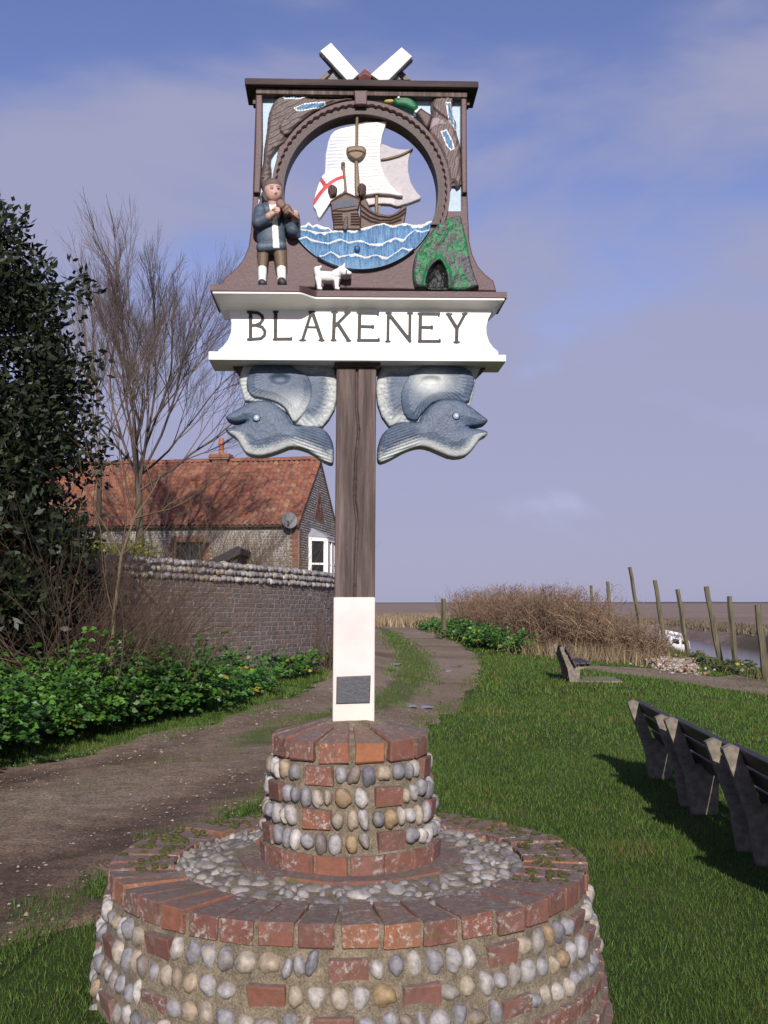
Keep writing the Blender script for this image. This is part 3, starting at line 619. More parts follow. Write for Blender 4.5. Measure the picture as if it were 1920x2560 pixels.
for cx, cy in ((139, 430), (1484, 438)):
    (a, b), = ZA([(cx, cy)]); relief('peg', poly_sdf([(a - 3.5, b - 8), (a + 3.5, b - 8), (a + 3.5, b + 8), (a - 3.5, b + 8)]), 0.02, -0.02, panel, None, solid(DBROWN * .6), 1.0)
relief('keystone', poly_sdf(ZA([(768, 365), (851, 365), (848, 455), (772, 455)])), 0.075, 0.0, panel, None, solid(BROWN), 1.2, edge=(2, .004))
# roof board
(ax_, ay_), (bx_, by_) = ZA([(80, 287), (1550, 308)])
slab('top_board', 80, 287, 1550, 308, 0.024, 0.024, 0.084, -0.09, m_wood('dark_board', (0.025, 0.017, 0.017), (0.07, 0.048, 0.046), (1, 12, 12)), sign, 0.004, ZA)
slab('batten', 150, 352, 1478, 376, 0.02, 0.02, 0.06, -0.06, M_OAK, sign, 0.003, ZA)
# ring with scalloped raised band
angf = lambda X, Y: np.arctan2(CY - Y, X - CX)
def ring_sdf(X, Y):
    r = circ(X, Y); a = angf(X, Y)
    return np.minimum(np.minimum(r - 193.5, 223 - r), np.minimum((560 - Y), 9e9))
ring_sdf.bb = (CX - 225, CY - 225, CX + 225, 562)
def ring_h(X, Y, s):
    r = circ(X, Y); a = angf(X, Y); tooth = np.abs(np.sin(a * 36))
    return np.where(r > 211 + 4 * tooth, 0.014, 0.0)
relief('ring', ring_sdf, 0.048, -0.035, panel, ring_h, lambda X, Y, s: np.where((circ(X, Y) > 211)[..., None], BROWN * .9, DBROWN * .75), 0.9)

# windmill cap and sails on the top board
mill = relief('windmill_hub', poly_sdf(ZA([(786, 300), (792, 268), (832, 226), (872, 254), (902, 300)])), 0.03, -0.05, sign, lambda X, Y, s: 0.0012 * s, solid(srgb(150, 96, 96, K)), 1.0)
for q in ([(555, 118), (622, 66), (797, 262), (760, 296), (722, 300)], [(1066, 95), (1132, 152), (985, 300), (925, 302), (872, 266)]):
    mo = relief('mill_sail', poly_sdf(ZA(q)), 0.055, 0.02, mill, None, solid(WH), 1.2, edge=(2, .002))
for q in ([(548, 128), (556, 116), (726, 300), (700, 300)], [(1128, 142), (1137, 168), (1000, 300), (975, 300)]):
    relief('sail_edge', poly_sdf(ZA(q)), 0.032, 0.004, mill, None, solid(srgb(92, 92, 92, K)), 1.0)
for q in ([(538, 298), (626, 226), (645, 240), (575, 300)], [(1040, 246), (1062, 236), (1122, 298), (1082, 300)]):
    relief('whip_spar', poly_sdf(ZA(q)), 0.0, -0.03, mill, None, solid(srgb(120, 102, 98, K)), 1.0)
for q in ([(600, 300), (640, 252), (690, 300)], [(985, 300), (1035, 256), (1062, 300)], [(742, 300), (790, 262), (790, 300)]):
    relief('sail_lattice', poly_sdf(ZA(q)), 0.012, -0.012, mill, lambda X, Y, s: 0.008 * (np.sin(X * 1.3) * np.sin(Y * 1.3) > 0), lambda X, Y, s: np.where(((np.sin(X * 1.3) * np.sin(Y * 1.3)) > 0)[..., None], (.5, .48, .5), (.06, .055, .06)), 0.7)

# birds ----------------------------------------------------------------
def feather(X, Y, ang, k=.5): return np.sin((X * math.cos(ang) + Y * math.sin(ang)) * k + 6 * fbm(X * .05, Y * .05, 4))
lb_pts = ZA([(772, 404), (690, 409), (600, 409), (480, 402), (472, 384), (318, 382), (296, 396), (258, 432), (234, 482), (221, 540), (218, 600), (208, 665), (196, 740), (194, 805), (184, 860), (171, 892), (174, 930), (180, 965), (196, 985), (225, 960), (245, 930), (249, 862), (241, 820), (246, 780), (270, 742), (310, 706), (340, 682), (357, 655), (402, 608), (452, 560), (522, 510), (592, 475), (680, 447), (772, 424)])
lwing = poly_sdf(ZA([(330, 660), (300, 630), (295, 590), (320, 545), (380, 490), (460, 440), (560, 425), (700, 415), (772, 408), (772, 424), (680, 447), (592, 475), (522, 510), (452, 560), (402, 608), (357, 655)]))
def patch_poly(p): return poly_sdf(ZA(p))
pa = patch_poly([(322, 384), (470, 386), (474, 405), (430, 421), (326, 421)]); pbq = patch_poly([(388, 478), (440, 456), (580, 444), (594, 462), (560, 484), (408, 507)])
def bird_paint(base, patches):
    def f(X, Y, s):
        n = fbm(X * .25, Y * .06, 3); c = np.broadcast_to(base, X.shape + (3,)) * (0.72 + .5 * n)[..., None]
        for p in patches:
            d = p(X, Y); c = np.where((d > 0)[..., None], WH, c); c = np.where((d > 2.6 + 1.2 * np.sin(X * .9))[..., None], srgb(92, 150, 196, K), c)
        return c
    return f
duck = relief('duck_carving', poly_sdf(smooth_poly(lb_pts, 1)), 0.036, 0.018, panel, lambda X, Y, s: 0.010 * np.clip(s / 10, 0, 1) + 0.010 * sstep(0, 5, lwing(X, Y)) + .0015 * feather(X, Y, 1.1), bird_paint(srgb(126, 112, 108, K), [pa, pbq]), 0.9, edge=(6, .012))
duck['label'] = 'grey brown duck flying down with blue wing bars'
(ex, ey), = ZA([(196, 908)]); relief('eye', disc_sdf(ex, ey, 2.6), 0.05, 0.03, duck, None, solid((.02, .02, .02)), 0.6)
mb = ZA([(1238, 600), (1262, 520), (1246, 470), (1256, 422), (1300, 396), (1422, 388), (1432, 402), (1396, 428), (1384, 470), (1392, 520), (1415, 560), (1412, 620), (1436, 690), (1444, 800), (1446, 962), (1412, 986), (1394, 940), (1382, 955), (1368, 1000), (1352, 900), (1330, 800), (1290, 705), (1240, 642)])
mwing = poly_sdf(ZA([(1250, 470), (1258, 425), (1300, 398), (1422, 390), (1396, 428), (1384, 470), (1392, 520), (1412, 600), (1400, 640), (1360, 560), (1300, 520)]))
pc = patch_poly([(1340, 448), (1376, 446), (1390, 540), (1412, 610), (1400, 620), (1360, 560)]); pd = patch_poly([(1310, 626), (1348, 612), (1384, 680), (1400, 735), (1374, 745), (1350, 720)])
mall = relief('mallard_carving', poly_sdf(smooth_poly(mb, 1)), 0.036, 0.018, panel, lambda X, Y, s: 0.010 * np.clip(s / 10, 0, 1) + 0.008 * sstep(0, 5, mwing(X, Y)) + .0015 * feather(X, Y, .3), bird_paint(srgb(134, 116, 114, K), [pc, pd]), 0.9, edge=(6, .012))
mall['label'] = 'mallard drake with green head and white collar'
relief('breast', poly_sdf(smooth_poly(ZA([(1238, 612), (1262, 518), (1350, 556), (1352, 590), (1300, 585), (1250, 615)]), 1)), 0.047, 0.02, mall, None, solid(srgb(176, 150, 160, K)), 0.9, edge=(5, .008))
relief('neck', poly_sdf(smooth_poly(ZA([(1150, 505), (1186, 470), (1225, 498), (1264, 520), (1250, 570), (1232, 606), (1210, 600), (1188, 556)]), 1)), 0.05, 0.02, mall, None, solid(srgb(92, 66, 66, K)), 0.9, edge=(8, .012))
relief('head', poly_sdf(smooth_poly(ZA([(1008, 440), (1016, 402), (1050, 386), (1090, 388), (1125, 404), (1158, 436), (1178, 468), (1148, 500), (1118, 484), (1080, 466), (1040, 468)]), 2)), 0.052, 0.02, mall, None, lambda X, Y, s: srgb(22, 122, 78, K) * (.75 + .5 * fbm(X * .2, Y * .2, 2))[..., None], 0.8, edge=(11, .018))
relief('bill', poly_sdf(smooth_poly(ZA([(952, 432), (970, 418), (1016, 414), (1020, 440), (990, 446), (962, 444)]), 1)), 0.045, 0.02, mall, None, solid(srgb(206, 176, 84, K)), 0.7, edge=(4, .008))
relief('collar', poly_sdf(ZA([(1144, 498), (1184, 464), (1194, 474), (1156, 510)])), 0.056, 0.02, mall, None, solid(WH), 0.7, edge=(2, .004))
(ex, ey), = ZA([(1047, 410)]); relief('eye', disc_sdf(ex, ey, 2.6), 0.058, 0.03, mall, None, solid((.7, .7, .6)), 0.6)
relief('tail', poly_sdf(ZB([(1268, 50), (1362, 50), (1358, 78), (1334, 106), (1324, 92), (1306, 92), (1296, 120), (1288, 196), (1280, 150)])), 0.034, 0.018, mall, lambda X, Y, s: .0015 * feather(X, Y, 0, .9), solid(srgb(110, 96, 96, K)), 0.9)

# sea -------------------------------------------------------------------
cr1 = ZB([(440, 318), (500, 312), (520, 292), (545, 288), (562, 272), (582, 292), (605, 282), (640, 296), (668, 300), (690, 322), (720, 312), (800, 322), (850, 305), (905, 292), (952, 281), (985, 295), (1020, 290), (1060, 280), (1100, 290), (1150, 292), (1180, 270), (1215, 262)])
def interp_line(l): l = np.array(l); return lambda X: np.interp(X, l[:, 0], l[:, 1])
f1 = interp_line(cr1)
W2 = interp_line(ZB([(430, 340), (520, 312), (560, 318), (620, 332), (680, 327), (720, 313), (800, 324), (850, 307), (950, 283), (1000, 297), (1060, 283), (1110, 294), (1165, 288), (1230, 262)]))
W3 = interp_line(ZB([(430, 380), (500, 372), (550, 356), (580, 372), (630, 386), (665, 390), (724, 368), (770, 386), (832, 376), (880, 396), (945, 392), (1010, 362), (1055, 372), (1080, 345), (1115, 322), (1150, 332), (1230, 310)]))
W4 = interp_line(ZB([(520, 470), (640, 460), (678, 438), (725, 464), (805, 450), (855, 468), (910, 456), (970, 470), (1020, 440), (1045, 418), (1080, 428), (1200, 400)]))
sea_sdf = lambda X, Y: np.minimum(CR + 3 - circ(X, Y), Y - f1(X))
sea_sdf.bb = (CX - 200, 530, CX + 200, CY + CR + 4)
def sea_h(X, Y, s):
    h = np.zeros(X.shape)
    for k, f in enumerate((W2, W3, W4)):
        d = Y - f(X); h += np.where(d > 0, 0.010, 0) + np.where(d > 0, 0.006 * np.exp(-d / 8), -0.004 * np.exp(d / 10))
    return h - 0.012
def sea_c(X, Y, s):
    st = fbm(X * .35, Y * .05, 6); c = lerp3(srgb(48, 104, 164, .7), srgb(104, 166, 208, .7), np.clip((st - .3) * 2.2, 0, 1))
    for k, f in enumerate((f1, W2, W3, W4)):
        d = Y - f(X); pk = 2.2 + 6.5 * vn(X * .09, X * 0, 20 + k) ** 2 + 3.0 * vn(X * .8, X * 0, 30 + k); foam = (d > -0.5) & (d < pk * (.75 if k else .9)); c = np.where(foam[..., None], WH * .95, c)
    return np.where((s < 1.2)[..., None] & (Y > 600)[..., None], srgb(120, 170, 200, K), c)
sea = relief('sea_carving', sea_sdf, 0.036, -0.03, panel, sea_h, sea_c, 0.8)
(ex, ey), = ZB([(815, 415)]); relief('bolt_head', disc_sdf(ex, ey, 7.5), 0.052, 0.03, sea, lambda X, Y, s: .006 * np.clip(s / 3, 0, 1), solid(srgb(50, 98, 150, K)), 0.7)

# ship ------------------------------------------------------------------
TAN = srgb(148, 124, 96, K); HB = srgb(100, 72, 62, K)
hull_pts = ZE([(686, 1150), (742, 1148), (778, 1200), (792, 1250), (840, 1308), (905, 1330), (1000, 1350), (1080, 1345), (1150, 1300), (1200, 1248), (1252, 1236), (1252, 1300), (1240, 1372), (1222, 1460), (1100, 1500), (900, 1520), (686, 1520)])
hl = [ZE(q) for q in ([(700, 1240), (790, 1320), (900, 1375), (1040, 1392), (1150, 1350), (1240, 1285)], [(700, 1310), (800, 1385), (920, 1425), (1060, 1425), (1160, 1385), (1240, 1330)], [(700, 1370), (820, 1440), (940, 1462), (1080, 1455), (1180, 1415)])]
def groove(lines, w=1.6, d=.006): return lambda X, Y, s: -d * sum(np.exp(-(line_d(X, Y, l) / w) ** 2) for l in lines)
def gcol(base, lines, w=1.8, dark=.35): return lambda X, Y, s: base * (1 - dark * np.clip(sum(np.exp(-(line_d(X, Y, l) / w) ** 2) for l in lines), 0, 1) * 1.6)[..., None] * (.82 + .36 * fbm(X * .3, Y * .3, 3))[..., None]
ship = relief('ship_carving', poly_sdf(hull_pts), 0.03, -0.012, panel, groove(hl), gcol(HB, hl), 0.8, edge=(3, .005))
ship['label'] = 'carved sailing ship with white sails, flag and brown hull'
stern_pts = ZE([(316, 1180), (420, 1118), (510, 1066), (590, 1100), (690, 1148), (676, 1220), (655, 1296), (688, 1400), (682, 1470), (694, 1530), (360, 1530), (352, 1400), (336, 1310), (330, 1240)])
sl_ = [ZE([(350, y), (455 + (y - 1340) * .1, y - 6)]) for y in (1352, 1384, 1416, 1448, 1480)] + [ZE([(580, y - 6), (676, y - 6)]) for y in (1352, 1384, 1416, 1448, 1480)] + [ZE([(340, 1306), (500, 1314), (660, 1290)]), ZE([(330, 1190), (510, 1092), (680, 1160)])]
stern = relief('stern', poly_sdf(stern_pts), 0.046, 0.0, ship, groove(sl_, 1.3, .005), gcol(HB * 1.08, sl_, 1.4), 0.7, edge=(3, .005))
relief('rudder', poly_sdf(smooth_poly(ZE([(466, 1535), (475, 1450), (500, 1385), (522, 1362), (536, 1380), (538, 1535)]), 1)), 0.050, 0.02, ship, None, solid(HB * .55), 0.7, edge=(2, .004))
def win_c(X, Y, s):
    g = (np.abs(((X - 833) / 4.6) % 1 - .5) > .36) | (np.abs(((Y + X * .1) / 6.2) % 1 - .5) > .40)
    return np.where(g[..., None], srgb(56, 56, 66, K), srgb(70, 84, 122, K))
relief('stern_window', poly_sdf(ZE([(352, 1196), (640, 1154), (640, 1240), (372, 1282)])), 0.049, 0.03, ship, None, win_c, 0.6)
for q in ([(284, 1016), (340, 966), (392, 998), (412, 1032), (394, 1112), (322, 1136), (304, 1080)], [(648, 1004), (682, 962), (712, 956), (768, 992), (748, 1060), (738, 1112), (680, 1126), (664, 1060)]):
    gl = ZE(q); cxq = sum(p[0] for p in gl) / len(gl); cyq = sum(p[1] for p in gl) / len(gl)
    relief('stern_lantern', poly_sdf(smooth_poly(gl, 1)), 0.058, 0.02, ship, groove([[(cxq - 4, cyq - 12), (cxq - 2, cyq + 14)], [(cxq + 4, cyq - 12), (cxq + 3, cyq + 14)]], 1.2, .004), solid(HB * .75), 0.7, edge=(5, .012))
def sail_lines(seed, k):
    def f(X, Y, s): return 0.0012 * np.sin(Y * k + 5 * fbm(X * .02, Y * .03, seed) + X * .03) * sstep(0, 8, s) + .004 * (fbm(X * .03, Y * .03, seed + 2) - .5)
    return f
main_pts = ZE([(376, 322), (430, 300), (620, 256), (800, 222), (1014, 206), (988, 280), (956, 380), (936, 500), (930, 650), (945, 760), (990, 880), (1060, 985), (1130, 1062), (1214, 1116), (1160, 1120), (1060, 1098), (900, 1090), (760, 1108), (640, 1130), (420, 1120), (330, 980), (252, 840), (262, 620), (292, 460), (328, 372)])
def main_c(X, Y, s):
    f = sstep(1e-6, 1, (ZE([(600, 0)])[0][0] - X) / 60) * sstep(ZE([(0, 250)])[0][1], ZE([(0, 500)])[0][1], Y) * .8; ln = .5 + .5 * np.sin(Y * .75 + 5 * fbm(X * .02, Y * .03, 5) + X * .03)
    return lerp3(WH, srgb(196, 212, 238, .8), np.clip(f * .7 + .25 * sstep(.6, 1, ln), 0, 1))
relief('main_sail', poly_sdf(main_pts), 0.022, -0.004, ship, sail_lines(5, .75), main_c, 0.9, edge=(3, .004))
rear_pts = ZE([(900, 470), (960, 482), (1010, 500), (1080, 530), (1160, 546), (1250, 550), (1335, 528), (1302, 590), (1276, 700), (1276, 820), (1310, 960), (1370, 1062), (1432, 1130), (1420, 1156), (1300, 1202), (1160, 1246), (1130, 1250), (1060, 1222), (960, 1214), (860, 1222), (790, 1236), (740, 1150), (730, 1090), (900, 1060)])
relief('fore_sail', poly_sdf(rear_pts), 0.0, -0.026, ship, lambda X, Y, s: .003 * fbm(X * .06, Y * .03, 4), lambda X, Y, s: np.where((Y > ZE([(0, 1105)])[0][1])[..., None] & (X < ZE([(1110, 0)])[0][0])[..., None], srgb(232, 218, 222, .75), srgb(202, 196, 202, .7)) * (.9 + .2 * fbm(X * .1, Y * .1, 3))[..., None], 0.9, edge=(3, .004))
relief('yard_spar', poly_sdf(smooth_poly(ZE([(925, 664), (1020, 646), (1130, 620), (1250, 572), (1322, 524), (1338, 540), (1270, 598), (1150, 648), (1030, 680), (928, 694)]), 1)), 0.010, -0.02, ship, None, solid(TAN), 0.7, edge=(3, .006))
relief('yard_spar', poly_sdf(ZE([(372, 322), (378, 308), (620, 246), (800, 210), (1016, 196), (1016, 210), (800, 226), (620, 262)])), 0.016, -0.02, ship, None, solid(srgb(112, 88, 88, K)), 0.7)
relief('mast', poly_sdf(ZE([(628, 44), (668, 44), (664, 400), (660, 680), (676, 900), (694, 1130), (622, 1130), (616, 900), (616, 680), (626, 400)])), 0.036, 0.0, ship, None, lambda X, Y, s: TAN * (.8 + .35 * fbm(X * .5, Y * .06, 2))[..., None], 0.8, edge=(4, .008))
nest_pts = ZE([(512, 540), (530, 514), (590, 502), (640, 494), (690, 498), (740, 514), (764, 552), (748, 612), (700, 664), (640, 692), (572, 660), (526, 612)])
relief('crows_nest', poly_sdf(smooth_poly(nest_pts, 1)), 0.044, 0.01, ship, groove([ZE([(530, 600), (580, 580), (640, 572), (700, 582), (748, 606)])], 1.4, .005), gcol(TAN * 1.02, [ZE([(530, 600), (580, 580), (640, 572), (700, 582), (748, 606)])], 1.4), 0.7, edge=(7, .012))
relief('flagpole', poly_sdf(ZE([(462, 740), (494, 740), (530, 1090), (496, 1090)])), 0.046, 0.02, ship, None, solid(TAN), 0.7, edge=(3, .006))
(ex, ey), = ZE([(477, 724)]); relief('flagpole_ball', disc_sdf(ex, ey, 5.2), 0.046, 0.02, ship, lambda X, Y, s: .006 * np.sqrt(np.clip(s / 5, 0, 1)), solid(TAN), 0.6)
flag_pts = ZE([(200, 920), (240, 850), (330, 800), (472, 776), (490, 900), (502, 1000), (500, 1076), (400, 1130), (330, 1190), (270, 1284), (225, 1350), (188, 1402), (162, 1370), (146, 1292), (108, 1242), (120, 1170), (150, 1050)])
xl = [ZE([(196, 912), (232, 958), (272, 1008)]), ZE([(486, 892), (400, 912), (330, 952), (262, 1014), (200, 1085), (118, 1206)])]
relief('flag', poly_sdf(smooth_poly(flag_pts, 1)), 0.038, 0.008, ship, lambda X, Y, s: .004 * np.sin((X + Y * .6) * .09), lambda X, Y, s: np.where((np.minimum(line_d(X, Y, xl[0]) - .6, line_d(X, Y, xl[1])) < 4.6)[..., None], srgb(204, 54, 66, .8), WH), 0.7, edge=(3, .005))
relief('foremast', poly_sdf(ZE([(864, 1096), (908, 1096), (902, 1340), (864, 1330)])), 0.012, -0.01, ship, None, solid(TAN), 0.7, edge=(3, .005))
relief('foremast', poly_sdf(ZE([(906, 1236), (932, 1236), (928, 1345), (904, 1340)])), 0.008, -0.01, ship, None, solid(TAN * .9), 0.7)

# cave mound -------------------------------------------------------------
mound = ZB([(1103, 510), (1116, 445), (1155, 382), (1208, 312), (1258, 266), (1310, 246), (1354, 239), (1366, 290), (1386, 370), (1402, 470), (1424, 545), (1458, 634), (1120, 632), (1104, 565)])
hole = poly_sdf(smooth_poly(ZB([(1166, 640), (1168, 572), (1188, 520), (1220, 490), (1242, 474), (1266, 508), (1286, 570), (1288, 640)]), 1))
def cave_c(X, Y, s):
    g = fbm(X * .13, Y * .07, 8) + .25 * (fbm(X * .5, Y * .4, 9) - .5); gm = np.clip((g - .40) * 6, 0, 1); c = lerp3(srgb(98, 98, 100, K), srgb(30, 146, 86, K), gm)
    c = np.where((X > 500 + 1345 / 2.074 + (Y - 660) * .5)[..., None] & (Y > 640)[..., None], srgb(92, 94, 100, K), c)
    return np.where((hole(X, Y) > 0)[..., None], srgb(26, 26, 30, .6), c)
cave = relief('cave_carving', poly_sdf(smooth_poly(mound, 1)), 0.06, 0.02, panel, lambda X, Y, s: .014 * (fbm(X * .07, Y * .05, 4) - .4) + .016 * np.exp(-(hole(X, Y) / 9) ** 2) - np.where(hole(X, Y) > 0, .018, 0) + .004 * (fbm(X * .3, Y * .2, 14) - .5), cave_c, 0.9, edge=(8, .018))
cave['label'] = 'green and grey mound with a black cave mouth'

# fiddler and dog: rounded figures carved in the round -------------------
def figure(name, prims, off, parent, colour, res=0.7, back=0.02, zoom=ZD, blur=2):
    Q = []
    for p in prims:
        (ax, ay), (bx, by) = zoom([(p[0], p[1])])[0], zoom([(p[3], p[4])])[0]; k = 340 / 1659
        Q.append((ax, ay, p[2] * k, bx, by, p[5] * k, p[6], p[7], p[8] if len(p) > 8 else 1.0))
    bbx = (min(min(q[0] - q[2], q[3] - q[5]) for q in Q), min(min(q[1] - q[2], q[4] - q[5]) for q in Q), max(max(q[0] + q[2], q[3] + q[5]) for q in Q), max(max(q[1] + q[2], q[4] + q[5]) for q in Q))
    def ev(X, Y):
        best = np.full(X.shape, -1e9); sd = np.full(X.shape, -1e9); who = np.zeros(X.shape, int)
        for i, q in enumerate(Q):
            ex, ey = q[3] - q[0], q[4] - q[1]; t = np.clip(((X - q[0]) * ex + (Y - q[1]) * ey) / (ex * ex + ey * ey + 1e-9), 0, 1)
            d = np.hypot(X - q[0] - t * ex, Y - q[1] - t * ey); r = q[2] + (q[5] - q[2]) * t
            hh = (q[6] * (1 - t) + q[7] * t) + q[8] * np.sqrt(np.clip(r * r - d * d, 0, None)) * PXM
            hh = np.where(d < r, hh, -1e9); u = hh > best; best = np.where(u, hh, best); who = np.where(u, i, who); sd = np.maximum(sd, r - d)
        return best, sd, who
    f = lambda X, Y: ev(X, Y)[1]; f.bb = bbx
    def hf(X, Y, s):
        h = ev(X, Y)[0]; h = np.where(h < -1, 0, h)
        for _ in range(blur):
            hp = np.pad(h, 1, mode='edge'); h = (hp[:-2, 1:-1] + hp[2:, 1:-1] + hp[1:-1, :-2] + hp[1:-1, 2:] + 2 * h) / 6
        return np.clip(h, 0, None)
    def cf(X, Y, s): return colour(X, Y, ev(X, Y)[2])
    return relief(name, f, off, back, parent, hf, cf, res)
SKIN = srgb(214, 172, 156, .75); COAT = srgb(86, 102, 122, .66); BREE = srgb(120, 100, 78, .72); HAIR = srgb(118, 104, 100, .7)
# (x0,y0,r0, x1,y1,r1, depth0, depth1, roundness)
MANP = [(305, 270, 108, 312, 300, 100, .050, .052, .75), (292, 235, 118, 300, 220, 116, .040, .040, .75), (210, 300, 55, 230, 360, 40, .035, .04, 1), (305, 370, 66, 300, 420, 62, .038, .036, 1),
        (165, 500, 90, 400, 480, 86, .030, .030, 1), (272, 520, 165, 276, 820, 176, .022, .026, .60), (158, 950, 62, 404, 930, 62, .044, .044, .75),
        (150, 510, 84, 128, 670, 78, .040, .062, 1), (128, 670, 78, 255, 628, 56, .062, .078, 1), (262, 622, 44, 300, 600, 40, .086, .090, 1), (300, 590, 44, 345, 566, 46, .088, .092, .9),
        (350, 540, 16, 392, 548, 14, .104, .104, 1), (352, 562, 16, 396, 568, 14, .106, .106, 1), (350, 586, 16, 392, 588, 14, .106, .106, 1), (344, 608, 14, 380, 606, 13, .103, .103, 1), (318, 560, 16, 350, 530, 13, .104, .106, 1),
        (440, 500, 84, 545, 720, 84, .026, .040, 1), (545, 730, 84, 575, 640, 62, .040, .056, 1), (575, 640, 46, 592, 596, 40, .064, .070, 1), (560, 560, 14, 600, 574, 13, .094, .094, 1), (566, 580, 14, 612, 592, 13, .096, .096, 1), (570, 602, 14, 616, 612, 13, .094, .094, 1), (580, 620, 13, 610, 632, 12, .09, .09, 1), (592, 596, 16, 575, 552, 13, .09, .098, 1),
        (178, 960, 78, 172, 1190, 60, .026, .026, .9), (378, 930, 88, 400, 1170, 72, .026, .028, .9), (170, 1200, 57, 168, 1360, 50, .028, .030, .95), (402, 1190, 62, 408, 1350, 56, .030, .032, .95),
        (165, 1385, 46, 178, 1395, 46, .040, .040, 1.1), (408, 1372, 52, 420, 1388, 50, .042, .042, 1.1), (338, 300, 10, 342, 320, 15, .068, .073, 1)]
def man_c(X, Y, who):
    c = np.zeros(X.shape + (3,)); c[:] = COAT
    def setw(ids, col): c[np.isin(who, ids)] = col
    setw([0, 3, 30], SKIN); setw([1, 2], HAIR); setw(list(range(9, 16)) + list(range(18, 24)), SKIN); setw([24, 25], BREE); setw([26, 27], WH * .95); setw([28, 29], srgb(62, 62, 64, .7))
    x, y = (X - 620) * 4.879, (Y - 420) * 4.879
    body = np.isin(who, [4, 5, 6])
    c[body & (x > 252 + (y - 420) * .20 - np.clip(y - 620, 0, 400) * .16) & (x < 345 + (y - 420) * .07) & (y > 400) & (y < 975)] = WH
    head = np.isin(who, [0, 1, 30])
    hl_ = 205 + 0.0012 * (x - 330) ** 2
    c[head & (y > hl_ + 6) & (x > 205 + .35 * np.clip(y - 330, 0, 99))] = SKIN
    c[head & (y <= hl_ + 6)] = HAIR
    for ex_, w_ in ((296, 24), (374, 20)):
        e = np.hypot((x - ex_) / w_, (y - 268) / 15); c[head & (e < 1)] = srgb(110, 108, 122, .7); c[head & (np.hypot((x - ex_ - 3) / 10, (y - 268) / 11) < 1)] = (.02, .02, .03)
        c[head & (np.abs(y - (240 - .0 * x) - .06 * abs(0)) < 6) & (np.abs(x - ex_) < w_ * 1.15)] = HAIR * .6
    c[head & (np.hypot((x - 338) / 20, (y - 345) / 6) < 1)] = srgb(160, 90, 84, .7)
    c[head & (np.hypot((x - 345) / 10, (y - 325) / 5) < 1)] = SKIN * .7
    return c
man = figure('fiddler_carving', MANP, 0.034, panel, man_c, 0.62)
man['label'] = 'carved fiddler in a blue coat, brown breeches and white stockings playing a violin'
vio = [(398, 432, 58, 404, 440, 56, .104, .106, .35), (470, 492, 62, 476, 500, 60, .100, .098, .35), (430, 465, 44, 450, 480, 44, .103, .101, .4), (500, 520, 22, 596, 590, 15, .104, .098, .8), (596, 588, 20, 612, 600, 16, .100, .098, .8)]
figure('violin', vio, 0.034, man, lambda X, Y, w_: np.where((np.isin(w_, [3, 4]))[..., None], srgb(178, 140, 120, K), srgb(142, 106, 92, K)), 0.62, 0.09)
DOGP = [(880, 1305, 66, 1075, 1315, 62, .030, .030, .9), (1070, 1290, 62, 1140, 1250, 52, .034, .04, .9), (1140, 1248, 56, 1180, 1270, 46, .042, .046, .9), (1180, 1275, 40, 1240, 1288, 24, .048, .05, .9), (1160, 1215, 30, 1178, 1175, 9, .05, .052, .8),
        (852, 1280, 44, 838, 1215, 36, .026, .024, .9), (838, 1215, 34, 884, 1180, 16, .024, .022, .9), (858, 1340, 46, 868, 1440, 30, .034, .036, .9), (868, 1455, 28, 885, 1462, 22, .036, .038, .9), (1080, 1350, 40, 1082, 1440, 28, .036, .036, .9), (1082, 1455, 27, 1098, 1462, 22, .036, .038, .9), (1052, 1350, 30, 1056, 1400, 20, .012, .012, .8), (905, 1345, 30, 905, 1390, 20, .012, .012, .8)]
dog = figure('dog_carving', DOGP, 0.034, panel, lambda X, Y, w_: np.broadcast_to(WH, X.shape + (3,)) * np.where(np.hypot((X - 620) * 4.879 - 1020, (Y - 420) * 4.879 - 1308) < 18, .6, 1.0)[..., None], 0.62, 0.03)
dog['label'] = 'small white dog standing on the ledge'
(ex, ey), = ZD([(1200, 1250)]); relief('eye', disc_sdf(ex, ey, 1.6), 0.034 + .075, 0.08, dog, None, solid((.02, .02, .02)), 0.5)

